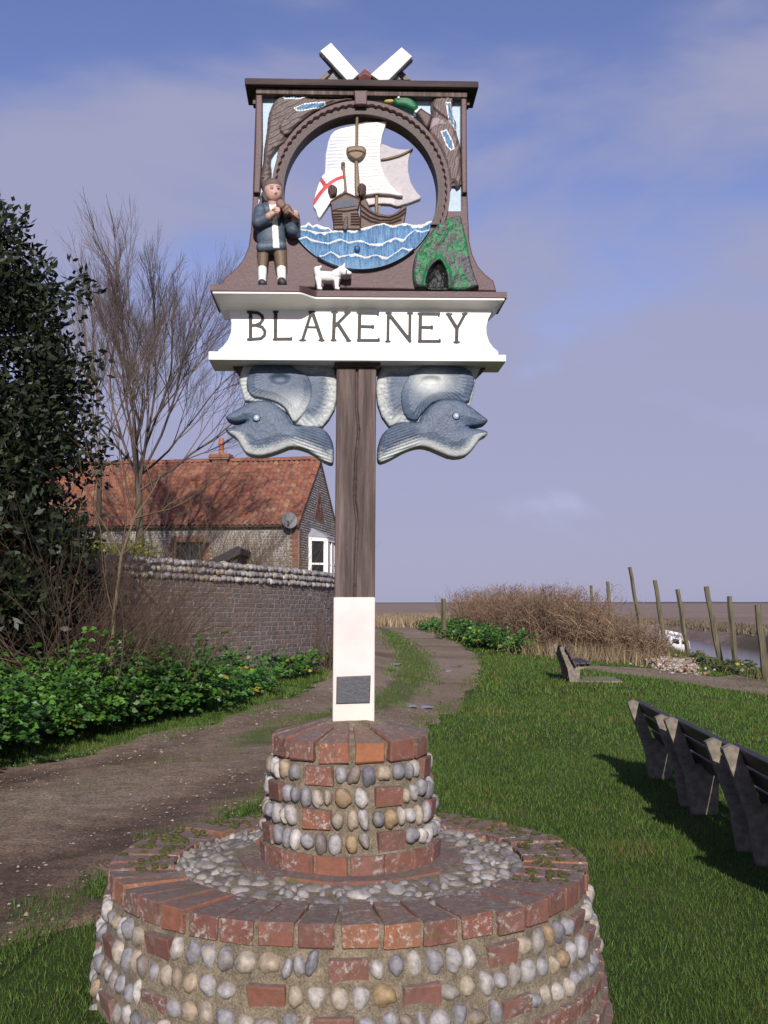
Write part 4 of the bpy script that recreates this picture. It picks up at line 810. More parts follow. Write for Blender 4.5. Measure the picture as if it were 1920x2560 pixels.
# porpoises under the name board --------------------------------------------
PG = srgb(78, 96, 124, K); PGL = srgb(112, 132, 160, K); PW = srgb(206, 212, 214, .8)
def fur(X, Y, k=.55, seed=3): return vn(X * k, Y * k, seed)
def porpoise(coil, fluke, head, knob, eye, coil_cut, mouth, tail, label, mirror):
    kc = ZC([knob])[0]
    hs = poly_sdf(smooth_poly(ZC(head), 1)); cs = poly_sdf(ZC(coil)); fs = poly_sdf(smooth_poly(ZC(fluke), 1))
    sg = -1 if mirror else 1
    def head_c(X, Y, s):
        lowy = sstep(30, 6, s) * sstep(-.2, .25, np.gradient(hs(X, Y + 2) - hs(X, Y - 2), axis=0) * 0 + (hs(X, Y - 1.5) - hs(X, Y + 1.5)) / 3) * (Y > ZC([(0, 430)])[0][1])
        c = lerp3(PG * .9, PGL, fbm(X * .06, Y * .12, 5)); rd = np.abs(np.sin((Y - X * .35 * sg) * .42 + 2)); tl = sstep(ZC([(430 if not mirror else 1190, 0)])[0][0], ZC([(520 if not mirror else 1100, 0)])[0][0], X)
        c = c * (1 - .45 * tl * (rd < .25))[..., None]; c = lerp3(c, PW * .9, np.clip(lowy * 1.2 + (fur(X, Y) - .5) * .6 * (lowy > .05), 0, 1))
        return c
    def head_h(X, Y, s):
        tl = sstep(ZC([(430 if not mirror else 1190, 0)])[0][0], ZC([(520 if not mirror else 1100, 0)])[0][0], X)
        lm = line_d(X, Y, ZC(mouth)); return .020 * np.sqrt(np.clip(s / 40, 0, 1)) + .004 * tl * np.abs(np.sin((Y - X * .35 * sg) * .42 + 2)) + .0012 * (fur(X * 1, Y * 1, .3) - .5) - .008 * np.exp(-(lm / 2.2) ** 2)
    body = relief('porpoise', hs, 0.045, -0.02, sign, head_h, head_c, 1.0, edge=(6, .014)); body['label'] = label
    def rim_c(X, Y, s):
        c = lerp3(PG, PGL, fbm(X * .05, Y * .05, 7)); f = np.clip(sstep(40, 10, s) + (fur(X, Y, .4, 9) - .5) * .7 * sstep(42, 18, s), 0, 1); k2 = np.exp(-(np.hypot((X - kc[0]) / 34, (Y - kc[1]) / 18)) ** 2)
        return lerp3(c, PW, np.clip(f + k2, 0, 1))
    def coil_h(X, Y, s):
        a = np.arctan2(Y - kc[1], X - kc[0]); r = np.hypot(X - kc[0], (Y - kc[1]) * 1.4)
        return .016 * np.sin(np.clip(s / 60, 0, 1) * math.pi * .6) + .0012 * np.sin(a * 60 + 6 * fbm(X * .1, Y * .1, 5)) * sstep(60, 5, s) - .012 * np.exp(-(r / 16) ** 2) + .006 * np.exp(-((r - 26) / 8) ** 2)
    relief('coiled_tail', cs, 0.018, -0.03, body, coil_h, rim_c, 1.1, edge=(5, .010))
    def fl_c(X, Y, s):
        f = sstep(ZC([(0, 180)])[0][1], ZC([(0, 340)])[0][1], Y) if not mirror else np.exp(-(np.hypot((X - kc[0]) / 42, (Y - kc[1]) / 30)) ** 2) * 1.3
        return lerp3(lerp3(PG, PGL, fbm(X * .08, Y * .08, 3)), PW, np.clip(f + (fur(X, Y) - .5) * .5 * f, 0, 1))
    relief('fluke', fs, 0.036, 0.0, body, lambda X, Y, s: .010 * np.clip(s / 20, 0, 1) + .0018 * np.abs(np.sin(np.arctan2(Y - kc[1] + 10, X - kc[0] - 8 * sg) * 34 + 3 * fbm(X * .1, Y * .1, 4))) * sstep(45, 10, s) - .012 * np.exp(-(np.hypot((X - kc[0]) / 22, (Y - kc[1]) / 11)) ** 4), fl_c, 1.0, edge=(4, .008))
    (ex, ey), = ZC([eye])
    e = relief('eye', disc_sdf(ex, ey, 10), 0.066, 0.03, body, lambda X, Y, s: .006 * np.sqrt(np.clip(s / 9, 0, 1)), lambda X, Y, s: np.where((s > 7.2)[..., None], (.7, .72, .74), np.where((s > 2.2)[..., None], srgb(150, 172, 192, .8), PG * .5)), 0.7)
    return body
porpoise([(196, 52), (690, 58), (700, 110), (708, 180), (704, 250), (690, 310), (660, 365), (622, 408), (540, 410), (470, 392), (430, 330), (330, 280), (230, 268), (196, 262), (178, 200), (168, 150), (178, 100)],
         [(250, 60), (420, 55), (545, 120), (568, 180), (566, 250), (540, 310), (505, 355), (468, 388), (445, 345), (420, 300), (370, 268), (300, 250), (235, 240), (205, 190), (215, 120)],
         [(90, 350), (112, 334), (180, 292), (240, 262), (310, 256), (370, 278), (420, 320), (450, 372), (472, 398), (530, 400), (612, 404), (660, 440), (688, 510), (686, 590), (676, 614), (620, 590), (560, 544), (500, 522), (450, 515), (390, 540), (330, 560), (270, 570), (208, 556), (180, 520), (155, 470), (118, 446), (90, 424), (100, 410), (140, 404), (216, 372), (150, 384), (108, 374)],
         (392, 148), (265, 358), None, [(140, 398), (216, 372)], None, 'carved blue grey porpoise left of the post, beak to the left', False)
porpoise([(925, 130), (945, 70), (1000, 55), (1480, 50), (1500, 70), (1465, 140), (1450, 230), (1430, 300), (1340, 290), (1230, 300), (1160, 390), (1050, 385), (990, 405), (950, 350), (926, 280), (917, 200)],
         [(1070, 170), (1100, 120), (1150, 80), (1230, 60), (1340, 62), (1430, 90), (1462, 150), (1440, 220), (1425, 280), (1340, 262), (1240, 262), (1170, 330), (1140, 380), (1075, 355), (1052, 280), (1052, 220)],
         [(1532, 362), (1510, 348), (1450, 300), (1400, 266), (1340, 250), (1270, 254), (1210, 290), (1166, 340), (1148, 384), (1080, 374), (1020, 390), (960, 430), (930, 490), (924, 560), (930, 602), (960, 600), (1020, 570), (1080, 535), (1150, 514), (1200, 520), (1260, 546), (1330, 576), (1400, 571), (1440, 540), (1470, 500), (1490, 470), (1531, 450), (1531, 428), (1500, 418), (1412, 406), (1500, 398), (1530, 378)],
         (1215, 158), (1355, 348), None, [(1490, 410), (1410, 405)], None, 'carved blue grey porpoise right of the post, beak to the right', True)
relief('capital_block', poly_sdf(ZC([(688, 50), (945, 52), (938, 78), (695, 76)])), 0.09, -0.09, sign, None, solid(DBROWN * .8), 1.5, edge=(2, .003))
for q in ([(110, 50), (230, 50), (215, 110), (180, 135), (150, 100)], [(1420, 50), (1535, 55), (1510, 95), (1465, 140), (1440, 110)]):
    relief('bracket', poly_sdf(ZC(q)), 0.012, -0.05, sign, None, solid(BROWN), 1.5, edge=(2, .003))


# ------------------------------------------------------------------ plinth
PX_, PY_ = -0.118, 3.96
Z_RIM = 0.628       # top of the lower drum
plinth = empty('sign_plinth', (PX_, PY_, 0.0)); plinth.scale = (1, 1.05, 1); tag(plinth, 'two tier round plinth of brick and flint pebbles carrying the sign', 'plinth')
def lathe(name, prof, mat, parent, n=96, amp=0.004, seed=1, cap=True):
    prof = np.array(prof); an = np.arange(n) / n * 2 * math.pi; V = []
    A_, Zg = np.meshgrid(an, np.arange(len(prof))); rr = prof[:, 0][:, None] * np.ones(n)[None, :]
    dn = amp * 2 * (fbm(np.cos(A_) * 9 * rr + 3, np.sin(A_) * 9 * rr + prof[:, 1][:, None] * 13, seed, 3) - .5)
    rr = rr + dn
    V = np.stack([rr * np.cos(A_), rr * np.sin(A_), prof[:, 1][:, None] + dn * .6], -1).reshape(-1, 3); m_ = len(prof)
    i, j = np.meshgrid(np.arange(m_ - 1), np.arange(n), indexing='ij'); j2 = (j + 1) % n
    F = np.stack([i * n + j, i * n + j2, (i + 1) * n + j2, (i + 1) * n + j], -1).reshape(-1, 4)
    return obj(name, npmesh(name, V, [F], True), mat, parent)
def brick_mesh(L, Wd, Ht, seed, bw=0.0032):
    A = Acc(); A.box((0, 0, 0), (L, Wd, Ht)); me = A.mesh('brick'); bm = bmesh.new(); bm.from_mesh(me)
    bmesh.ops.bevel(bm, geom=bm.edges[:], offset=bw, segments=1, affect='EDGES'); rg = np.random.default_rng(seed)
    for v in bm.verts: v.co += Vector(rg.normal(0, 0.0016, 3))
    bm.to_mesh(me); bm.free(); return me
def unit_(v): return v / np.linalg.norm(v)
def pebble_mesh(seed, nu=12, nv=8):
    rg = np.random.default_rng(seed); th = np.linspace(0, math.pi, nv + 1); V = [(0, 0, 1)]
    o = rg.uniform(-9, 9, 2); 
    for i in range(1, nv):
        for j in range(nu): p = j / nu * 2 * math.pi; V.append((math.sin(th[i]) * math.cos(p), math.sin(th[i]) * math.sin(p), math.cos(th[i])))
    V.append((0, 0, -1)); V = np.array(V); sk = rg.uniform(-.22, .22)
    d = 1 + .50 * (fbm(V[:, 0] * 1.4 + o[0] + V[:, 2], V[:, 1] * 1.4 + o[1] + V[:, 2] * .7, seed, 2) - .5); V = V * d[:, None]; V[:, 0] *= 1 + sk * V[:, 1]; V[:, 0] += .12 * rg.uniform(-1, 1) * V[:, 1] ** 2
    for q in range(2):
        nn_ = unit_(rg.normal(0, 1, 3) + np.array((0, -.6, 0))); dd_ = V @ nn_; lim = rg.uniform(.62, .95); V -= np.clip(dd_ - lim, 0, None)[:, None] * nn_ * .85
    F3 = [(0, 1 + j, 1 + (j + 1) % nu) for j in range(nu)]; e = len(V) - 1; b0 = 1 + (nv - 2) * nu
    F3 += [(e, b0 + (j + 1) % nu, b0 + j) for j in range(nu)]; F4 = [(1 + i * nu + j, 1 + (i + 1) * nu + j, 1 + (i + 1) * nu + (j + 1) % nu, 1 + i * nu + (j + 1) % nu) for i in range(nv - 2) for j in range(nu)]
    return npmesh('pebble', V, [np.array(F3), np.array(F4)], True, np.full((len(V), 3), .5))
BR_H = [brick_mesh(.102, .215, .066, k) for k in range(5)]      # header on edge of the rim: width, radial length, height
for m_ in BR_H:
    for v in m_.vertices:
        v.co.x *= .985 - .215 * (v.co.y + .1075) / .215
BR_S = [brick_mesh(.108, .10, .066, 10 + k) for k in range(4)]
BR_U = [brick_mesh(.103, .09, .063, 20 + k) for k in range(4)]
BR_L = [brick_mesh(.20, .09, .063, 30 + k) for k in range(3)]
PEB = [pebble_mesh(40 + k) for k in range(9)]; COB = [m_.copy() for m_ in PEB[:6]]
for m_ in COB: m_.materials.append(M_COB)
for m_ in BR_H + BR_S + BR_U + BR_L: m_.materials.append(M_BRICK)
for m_ in PEB: m_.materials.append(M_STONE)
lower = lathe('lower_drum', [(0.90, -0.35), (0.875, 0.1), (0.838, Z_RIM - .26), (0.806, Z_RIM - .09), (0.800, Z_RIM - .068), (0.801, Z_RIM - .010), (0.785, Z_RIM - .005), (0.64, Z_RIM - .012), (0.58, Z_RIM - .022), (0.42, Z_RIM - .004), (0.28, Z_RIM), (0.05, Z_RIM)], M_MORTAR, plinth, 128, .005, 3)
ZU0 = Z_RIM - 0.002; CH = 0.0708
upper_prof = [(0.300, ZU0 - .02), (0.300, ZU0 + .072), (0.288, ZU0 + CH + .004), (0.264, ZU0 + CH * 5 - .01), (0.245, ZU0 + CH * 5), (0.252, ZU0 + CH * 5 + .058), (0.15, ZU0 + CH * 5 + .086), (0.08, ZU0 + CH * 5 + .104), (0.02, ZU0 + CH * 5 + .108)]
upper = lathe('upper_drum', upper_prof, M_MORTAR, plinth, 96, .004, 6)
far_acc = Acc(); 
FRONT = -math.pi / 2
def polar(name, me, parent, r, a, z, tilt=0.0, spin=0.0, sc=(1, 1, 1), yaw=0.0, jit=0.003):
    """piece set in the drum wall: local -Y faces outward"""
    o = bpy.data.objects.new(name, me); link(o, parent)
    o.location = (r * math.cos(a) + random.gauss(0, jit * .4), r * math.sin(a) + random.gauss(0, jit * .4), z + random.gauss(0, jit * .5))
    M = Matrix.Rotation(a + math.pi / 2 + yaw, 4, 'Z') @ Matrix.Rotation(tilt, 4, 'X') @ Matrix.Rotation(spin, 4, 'Y')
    o.rotation_euler = M.to_euler(); o.scale = sc; return o
def far_piece(me, r, a, z, tilt, spin, sc):
    M = np.array((Matrix.Rotation(a + math.pi / 2, 4, 'Z') @ Matrix.Rotation(tilt, 4, 'X') @ Matrix.Rotation(spin, 4, 'Y') @ Matrix.Diagonal((*sc, 1))).to_3x3())
    V = np.empty(len(me.vertices) * 3); me.vertices.foreach_get('co', V); V = V.reshape(-1, 3) @ M.T + np.array((r * math.cos(a), r * math.sin(a), z))
    F3 = [p.vertices[:] for p in me.polygons if len(p.vertices) == 3]; F4 = [p.vertices[:] for p in me.polygons if len(p.vertices) == 4]
    far_acc.add(V, F3, F4, np.full(3, random.random()))
def dfront(a): return abs((a - FRONT + math.pi) % (2 * math.pi) - math.pi)
# rim of radial bricks
nrim = 44
for k in range(nrim):
    a = FRONT + (k + .45) / nrim * 2 * math.pi + random.gauss(0, .004)
    polar('brick', random.choice(BR_H), lower, 0.810 - .1075 + random.gauss(0, .004), a, Z_RIM - .033 + random.gauss(0, .002), random.gauss(0, .012), random.gauss(0, .015), (1.0 + random.uniform(-.03, .02), 1, 1), random.gauss(0, .012))
# courses of the lower drum: r = brick, p = pebble, given as brick positions (degrees right of the front) per course
def lower_r(z): return 0.810 + 0.155 * (Z_RIM - .075 - z) * 1.0
brk = {0: [1.5, 34, 62, -41, -80, 100], 1: [15.5, -14, -62, 69, -98], 2: [-1, 36, -40, 76, 98, -80], 3: [14, -13, -30, 44, 52, 60, 68, 76, 84, 92, -58], 4: [-2, 24, 33, 42, 50, 58, 66, 74, 82, 90, -34, -70], 5: [6, 30, 40, 48, 56, 64, 72, 80, 88, -20, -50]}
for row in range(7):
    z = Z_RIM - .075 - .037 - row * .0745; rr = lower_r(z); tilt = .17
    bl = [math.radians(d) for d in brk.get(row, [5, 40, 60, 80, -30, -60])]
    for d in bl:
        polar('brick', random.choice(BR_S), lower, rr - .044, FRONT + d, z, tilt, random.gauss(0, .02))
    a = -math.pi
    while a < math.pi:
        hw = max(.017, min(.038, random.gauss(.027, .006))); st = hw / rr * 2
        mid = a + st / 2
        if any(abs(mid - d) < (.056 + hw * .9) / rr for d in bl): a += .004 / rr; continue
        if True:
            if not (math.radians(48) < mid < math.radians(100) and row >= 3):
                horiz = random.random() < .25
                sc = (hw * .92, .030, random.uniform(.028, .039)) if not horiz else (hw * 1.12, .028, random.uniform(.022, .029))
                me = random.choice(PEB); sp = random.gauss(0, .25); ra = rr - .009 + random.uniform(-.006, .004)
                if abs(mid) < 1.62 and row < 5: polar('pebble', me, lower, ra, FRONT + mid, z + random.gauss(0, .003), tilt, sp, sc)
                else: far_piece(me, ra, FRONT + mid, z, tilt, sp, sc)
        a += st + random.uniform(-.003, .006) / rr
# cobbled top of the lower drum
cob = 0
placed = []
for k in range(9000):
    r = math.sqrt(random.uniform(.405 ** 2, .632 ** 2)); a = random.uniform(-math.pi, math.pi); s = random.uniform(.014, .040)
    if r > .60 and random.random() < .75: continue
    x, y = r * math.cos(a), r * math.sin(a)
    if any((x - q[0]) ** 2 + (y - q[1]) ** 2 < ((s + q[2]) * .84) ** 2 for q in placed): continue
    placed.append((x, y, s))
placed.sort(key=lambda q: (q[0] - PX_ * 0) ** 2 * .2 + (q[1] + 3.9) ** 2 - .4 * q[2])
for i, (x, y, s) in enumerate(placed):
    me = random.choice(COB); zz = Z_RIM - .024 + random.uniform(-.004, .006) + .01 * (math.hypot(x, y) < .5); yaw = random.uniform(0, 6.28); sc = (s * random.uniform(1.0, 1.3), s * random.uniform(.8, 1.0), random.uniform(.013, .021))
    if i < 280:
        o = bpy.data.objects.new('cobble', me); link(o, lower); o.location = (x, y, zz); o.rotation_euler = (random.gauss(0, .16), random.gauss(0, .16), yaw); o.scale = sc
    else: far_piece(me, math.hypot(x, y), math.atan2(y, x), zz, 0, 0, (sc[0], sc[1], sc[2]))
# flat brick ring at the foot of the upper drum, base course, mixed courses, cap
for k in range(13):
    a = FRONT + (k + .3) / 13 * 2 * math.pi
    if k in (6, 9): continue
    polar('brick', random.choice(BR_L), upper, 0.335, a, Z_RIM - .022, random.gauss(0, .03), random.gauss(0, .02), (.92, 1.0, .9))
for k in range(17):
    a = FRONT + (k + .55) / 17 * 2 * math.pi
    polar('brick', random.choice(BR_U), upper, 0.306 - .043, a, ZU0 + .036, .05, random.gauss(0, .012), (1.0, 1, 1.05))
ubrk = {3: [-20, 76, -118], 2: [28, -62, 100], 1: [-20, 78, -100], 0: [29, -66, 140]}
for row in range(4):
    z = ZU0 + CH * (row + 1.5) ; rr = np.interp(z, [ZU0 + CH, ZU0 + CH * 5], [0.298, 0.266]); tilt = .09
    bl = [math.radians(d) for d in ubrk[row]]
    for d in bl: polar('brick', random.choice(BR_U), upper, rr - .036, FRONT + d, z, tilt, random.gauss(0, .02), (.95, 1, 1))
    a = -math.pi
    while a < math.pi:
        hw = max(.012, min(.029, random.gauss(.021, .004))); st = hw / rr * 2; mid = a + st / 2
        if any(abs((mid - d + math.pi) % (2 * math.pi) - math.pi) < (.051 + hw * .9) / rr for d in bl): a += .004 / rr; continue
        if True:
            sc = (hw * 1.0, .024, random.uniform(.025, .035)); me = random.choice(PEB); sp = random.gauss(0, .18); ra = rr + .001 + random.uniform(-.004, .004)
            if abs(mid) < 1.62: polar('pebble', me, upper, ra, FRONT + mid, z + random.gauss(0, .003), tilt, sp, sc)
            else: far_piece(me, ra, FRONT + mid, z, tilt, sp, sc)
        a += st + random.uniform(-.002, .008) / rr
def cap_brick(seed):
    """tapered, sloping cap brick: outer edge wide, inner narrow"""
    rg = np.random.default_rng(seed); ro, ri = .270, .075; h = .072; wo, wi = .0555, .0145
    V = [(-wo, -ro, 0), (wo, -ro, 0), (wi, -ri, .02), (-wi, -ri, .02), (-wo, -ro, h - .006), (wo, -ro, h - .006), (wi, -ri, h + .045), (-wi, -ri, h + .045)]
    A = Acc(); A.add(V, None, [(3, 2, 1, 0), (4, 5, 6, 7), (0, 1, 5, 4), (1, 2, 6, 5), (2, 3, 7, 6), (3, 0, 4, 7)]); me = A.mesh('brick')
    bm = bmesh.new(); bm.from_mesh(me); bmesh.ops.bevel(bm, geom=bm.edges[:], offset=.0042, segments=1, affect='EDGES')
    for v in bm.verts: v.co += Vector(rg.normal(0, .0016, 3))
    bm.to_mesh(me); bm.free(); me.materials.append(M_BRICK); return me
CAPS = [cap_brick(70 + k) for k in range(4)]
for k in range(14):
    o = bpy.data.objects.new('brick', random.choice(CAPS)); link(o, upper); o.location = (0, 0, ZU0 + CH * 5 + .001 + random.gauss(0, .001)); o.rotation_euler = (0, 0, (k + .62) / 14 * 2 * math.pi); o.scale = (.93 + random.uniform(-.03, .02), 1, 1)
# mortar collar round the post foot
lathe('mortar_collar', [(.132, ZU0 + CH * 5 + .092), (.115, ZU0 + CH * 5 + .112), (.09, ZU0 + CH * 5 + .116), (.01, ZU0 + CH * 5 + .116)], M_MORTAR, upper, 40, .008, 9)
if far_acc.n: tag(obj('rear_pebbles', far_acc.mesh('rear_pebbles', True), M_STONEA, plinth), kind='stuff')
# moss tufts on the rim
A = Acc()
for k in range(420):
    a = random.choice([FRONT + math.pi + random.gauss(.45, .35), FRONT + math.pi + random.gauss(-.5, .4), FRONT + random.uniform(-2.4, -1.2), FRONT + random.uniform(.9, 2.2)]); r = random.uniform(.62, .80); s = random.uniform(.004, .013)
    me = PEB[k % 9]; V = np.empty(len(me.vertices) * 3); me.vertices.foreach_get('co', V); V = V.reshape(-1, 3) * (s * 1.3, s * 1.3, .006) + (r * math.cos(a), r * math.sin(a), Z_RIM + .001)
    A.add(V, [p.vertices[:] for p in me.polygons if len(p.vertices) == 3], [p.vertices[:] for p in me.polygons if len(p.vertices) == 4], np.array((.11, .105, .02)) * random.uniform(.5, 1.2))
tag(obj('moss', A.mesh('moss', True), m_plain('moss_mat', (.10, .095, .022), .95, .6, 60, .9, .01, 300), plinth), kind='stuff')

# ------------------------------------------------------------------ garden wall
wl = np.array([(-1.35, 29.5), (-1.0, 25.5), (-0.92, 23.2), (-1.08, 21.6), (-1.42, 20.2), (-1.85, 18.8), (-2.42, 17.3), (-3.02, 16.0), (-3.62, 14.9), (-4.3, 14.1), (-5.3, 13.7), (-7.2, 13.5)])
def resample(P, step, it=3):
    for _ in range(it):
        Q = P[:-1] * .75 + P[1:] * .25; R2 = P[:-1] * .25 + P[1:] * .75; P = np.vstack([P[:1], np.stack([Q, R2], 1).reshape(-1, 2), P[-1:]])
    l = np.r_[0, np.cumsum(np.linalg.norm(np.diff(P, axis=0), axis=1))]; s = np.arange(0, l[-1], step)
    return np.stack([np.interp(s, l, P[:, 0]), np.interp(s, l, P[:, 1])], 1), s
WP, WS = resample(wl, 0.02)
def wall_at(s):
    i = min(max(int(s / .02), 1), len(WP) - 2); p = WP[i]; t = WP[i + 1] - WP[i - 1]; t /= np.linalg.norm(t); n = np.array((t[1], -t[0]))   # towards the track
    if n @ (np.array((0, 0)) - p) < 0: n = -n
    return p, t, n
WTOP = lambda s: 1.70 + 0.0085 * s            # underside of the flint coping
wall = empty('garden_wall', (WP[0][0], WP[0][1], 0)); wall.location = (0, 0, 0)
tag(wall, 'curving dark brick garden wall with three rows of flint coping', 'wall')
A = Acc(); n = len(WP[::8]); V = []
for i, s in enumerate(WS[::8]):
    p, t, nn = wall_at(s); f = p + nn * .10; bk = p - nn * .11; zt = WTOP(s)
    V += [(f[0], f[1], -.1), (f[0], f[1], zt), (bk[0], bk[1], zt), (bk[0], bk[1], -.1)]
F = [(i * 4 + k, i * 4 + k + 1, (i + 1) * 4 + k + 1, (i + 1) * 4 + k) for i in range(n - 1) for k in range(3)]
A.add(V, None, F + [(0, 1, 2, 3), (4 * n - 4, 4 * n - 3, 4 * n - 2, 4 * n - 1)]); obj('mortar_core', A.mesh('mortar_core'), M_WMORTAR, wall)
def s_brick(L, seed):
    me = brick_mesh(L, .03, .064, seed, .004); me.materials.append(M_WBRICK); return me
WBM = [s_brick(.214, 100 + k) for k in range(4)]; WBH = [s_brick(.103, 110 + k) for k in range(3)]
cand = []
Lw = WS[-1]
for c in range(22):
    s = 2.2 + random.uniform(0, .1) + (c % 2) * .056
    hd = (c % 3 == 0)
    while s < Lw - .3:
        L = .103 if hd else .214; zt = WTOP(s) - .042 - c * .075
        cand.append((s + L / 2, zt, L)); s += L + .011 + random.uniform(-.002, .003)
def vis_score(q):
    p, t, nn = wall_at(q[0]); xd = p[0] / p[1] * FPX / D2S + 829.5
    return (0 if 330 < xd < 716 else 2000) + (0 if q[1] > .72 else 900) + q[1] * -10 + p[1] * 3
cand.sort(key=vis_score)
A = Acc()
for i, (s, z, L) in enumerate(cand):
    p, t, nn = wall_at(s); me = random.choice(WBM if L > .15 else WBH); q = p + nn * (.0895 + random.gauss(0, .002)); rz = math.atan2(nn[0], -nn[1])
    if i < 300:
        o = bpy.data.objects.new('brick', me); link(o, wall); o.location = (q[0], q[1], z + random.gauss(0, .0015)); o.rotation_euler = (random.gauss(0, .012), random.gauss(0, .006), rz)
    else:
        V = np.empty(len(me.vertices) * 3); me.vertices.foreach_get('co', V); V = V.reshape(-1, 3); ca, sa = math.cos(rz), math.sin(rz)
        V = np.stack([V[:, 0] * ca - V[:, 1] * sa + q[0], V[:, 0] * sa + V[:, 1] * ca + q[1], V[:, 2] + z], 1)
        A.add(V, [f.vertices[:] for f in me.polygons if len(f.vertices) == 3], [f.vertices[:] for f in me.polygons if len(f.vertices) == 4], np.full(3, random.random()))
tag(obj('lower_bricks', A.mesh('lower_bricks'), M_WBRICKA, wall), kind='stuff')
PEBF = []
for k in range(6):
    me = pebble_mesh(140 + k, 8, 6); me.materials.append(M_FLINT); PEBF.append(me)
cop = []
A = Acc(); nfl = 0
for row in range(3):
    s = 1.2
    while s < Lw - .3:
        hw = random.uniform(.045, .075) * (1.15 if row == 2 else 1); p, t, nn = wall_at(s + hw); z = WTOP(s) + .05 + row * .105
        cop.append((s + hw, z, hw, row)); s += hw * 2 + .004
cop.sort(key=lambda c: abs(c[0] - 9.5))
for i, (s, z, hw, row) in enumerate(cop):
    p, t, nn = wall_at(s); q = p + nn * (.075 - .02 * row + random.uniform(-.012, .015)); me = random.choice(PEBF); rz = math.atan2(nn[0], -nn[1]); sc = (hw * 1.0, .10, random.uniform(.048, .060))
    if i < 290:
        o = bpy.data.objects.new('flint', me); link(o, wall); o.location = (q[0], q[1], z + random.gauss(0, .006)); o.rotation_euler = (random.gauss(0, .1), random.gauss(0, .12), rz); o.scale = sc
    else:
        V = np.empty(len(me.vertices) * 3); me.vertices.foreach_get('co', V); V = V.reshape(-1, 3) * sc; ca, sa = math.cos(rz), math.sin(rz)
        V = np.stack([V[:, 0] * ca - V[:, 1] * sa + q[0], V[:, 0] * sa + V[:, 1] * ca + q[1], V[:, 2] + z], 1)
        A.add(V, [f.vertices[:] for f in me.polygons if len(f.vertices) == 3], [f.vertices[:] for f in me.polygons if len(f.vertices) == 4], np.full(3, random.random()))
if A.n: tag(obj('end_flints', A.mesh('end_flints', True), M_FLINTA, wall), kind='stuff')
A = Acc(); V = []; F = []
for i, s in enumerate(WS[::8]):
    p, t, nn = wall_at(s); z = WTOP(s)
    for o_, dz in ((.06, 0), (.055, .22), (.02, .30), (-.06, .30), (-.10, .22), (-.10, 0)): V.append((*(p + nn * o_), z + dz))
F = [(i * 6 + k, i * 6 + k + 1, (i + 1) * 6 + k + 1, (i + 1) * 6 + k) for i in range(n - 1) for k in range(5)]
A.add(V, None, F); obj('coping_core', A.mesh('coping_core'), M_WMORTAR, wall)

# ------------------------------------------------------------------ cottage
HR = -R(9.2); house = empty('cottage', (-3.07, 40.0, 0.2), HR); tag(house, 'flint cottage with a red pantile roof behind the garden wall', 'house')
EZ, RZ_, DW, LEN = 4.20, 6.82, 6.9, 15.0
def hm(): return Acc()
A = hm(); wx0, wx1, wz0, wz1 = -4.62, -3.55, 2.30, 3.50   # window opening in the long wall
for (x0, x1, z0, z1) in ((-LEN, wx0, 0, EZ), (wx1, 0, 0, EZ), (wx0, wx1, 0, wz0), (wx0, wx1, wz1, EZ)): A.box(((x0 + x1) / 2, .15, (z0 + z1) / 2), (x1 - x0, .3, z1 - z0))
wall_long = obj('wall', A.mesh('wall'), M_WMORTAR, house)
A = hm(); A.prism([(0.302, 0), (DW, 0), (DW, EZ), (DW / 2, RZ_ - .08), (0.302, EZ)], lambda p, t: (t, p[0], p[1]), -.3, 0)
gable = obj('wall', A.mesh('gable_wall'), M_WMORTAR, house)
A = hm(); A.prism([(.3, 0), (DW, 0), (DW, EZ), (DW / 2, RZ_ - .08), (.3, EZ)], lambda p, t: (t, p[0], p[1]), -LEN, -LEN + .3); A.box((-LEN / 2, DW - .15, EZ / 2), (LEN - .61, .3, EZ)); obj('wall', A.mesh('rear_wall'), M_WMORTAR, house)
# knapped flints facing both visible walls
A = hm(); oct3 = [(0, 2, 4), (2, 1, 4), (1, 3, 4), (3, 0, 4)]
def flint(cx, cz, w_, h_, d, on_gable):
    k = 6; an = np.arange(k) / k * 2 * math.pi + random.uniform(0, 1); rr = np.random.default_rng(int(cx * 977 + cz * 131) % 99991).uniform(.8, 1.1, k)
    a = np.stack([np.cos(an) * w_ * rr, np.sin(an) * h_ * rr], 1); P = [(cx + p[0], 0.0, cz + p[1]) for p in a] + [(cx + p[0] * .6, -d, cz + p[1] * .6) for p in a]
    V = np.array(P)
    if on_gable: V = np.stack([-V[:, 1] + .001, V[:, 0], V[:, 2]], 1)
    else: V[:, 1] -= .001
    A.add(V, [(6, 6 + i, 6 + (i + 1) % 6) for i in range(1, 5)], [(i, (i + 1) % 6, 6 + (i + 1) % 6, 6 + i) for i in range(6)], np.full(3, random.random()))
z = 1.3; row = 0
while z < EZ - .03:
    x = -12.5 + random.uniform(0, .08)
    while x < -.32:
        w_ = random.uniform(.045, .075)
        if not (wx0 - .28 < x < wx1 + .28 and wz0 - .1 < z < wz1 + .2): flint(x, z, w_, .040, .03, False)
        x += w_ * 2 + .012
    z += .088
tag(obj('flint_facing', A.mesh('flint_facing', True), M_FLINTA, wall_long), kind='stuff')
A = hm(); z = 1.5
while z < RZ_ - .3:
    y = .12; ymax = DW - .1
    if z > EZ: fr = (z - EZ) / (RZ_ - EZ); y = DW / 2 * fr + .15; ymax = DW - DW / 2 * fr - .15
    y += random.uniform(0, .06)
    while y < ymax:
        w_ = random.uniform(.045, .07); tri = abs(y - 3.35) < .95 * (5.75 - z) / 1.25 + .05 and 4.45 < z < 5.75
        if not tri and not (1.4 < y < 3.9 and 1.2 < z < 3.95) and not (y < .35 and z < EZ): flint(y, z, w_, .042, .032, True)
        y += w_ * 2 + .012
    z += .092
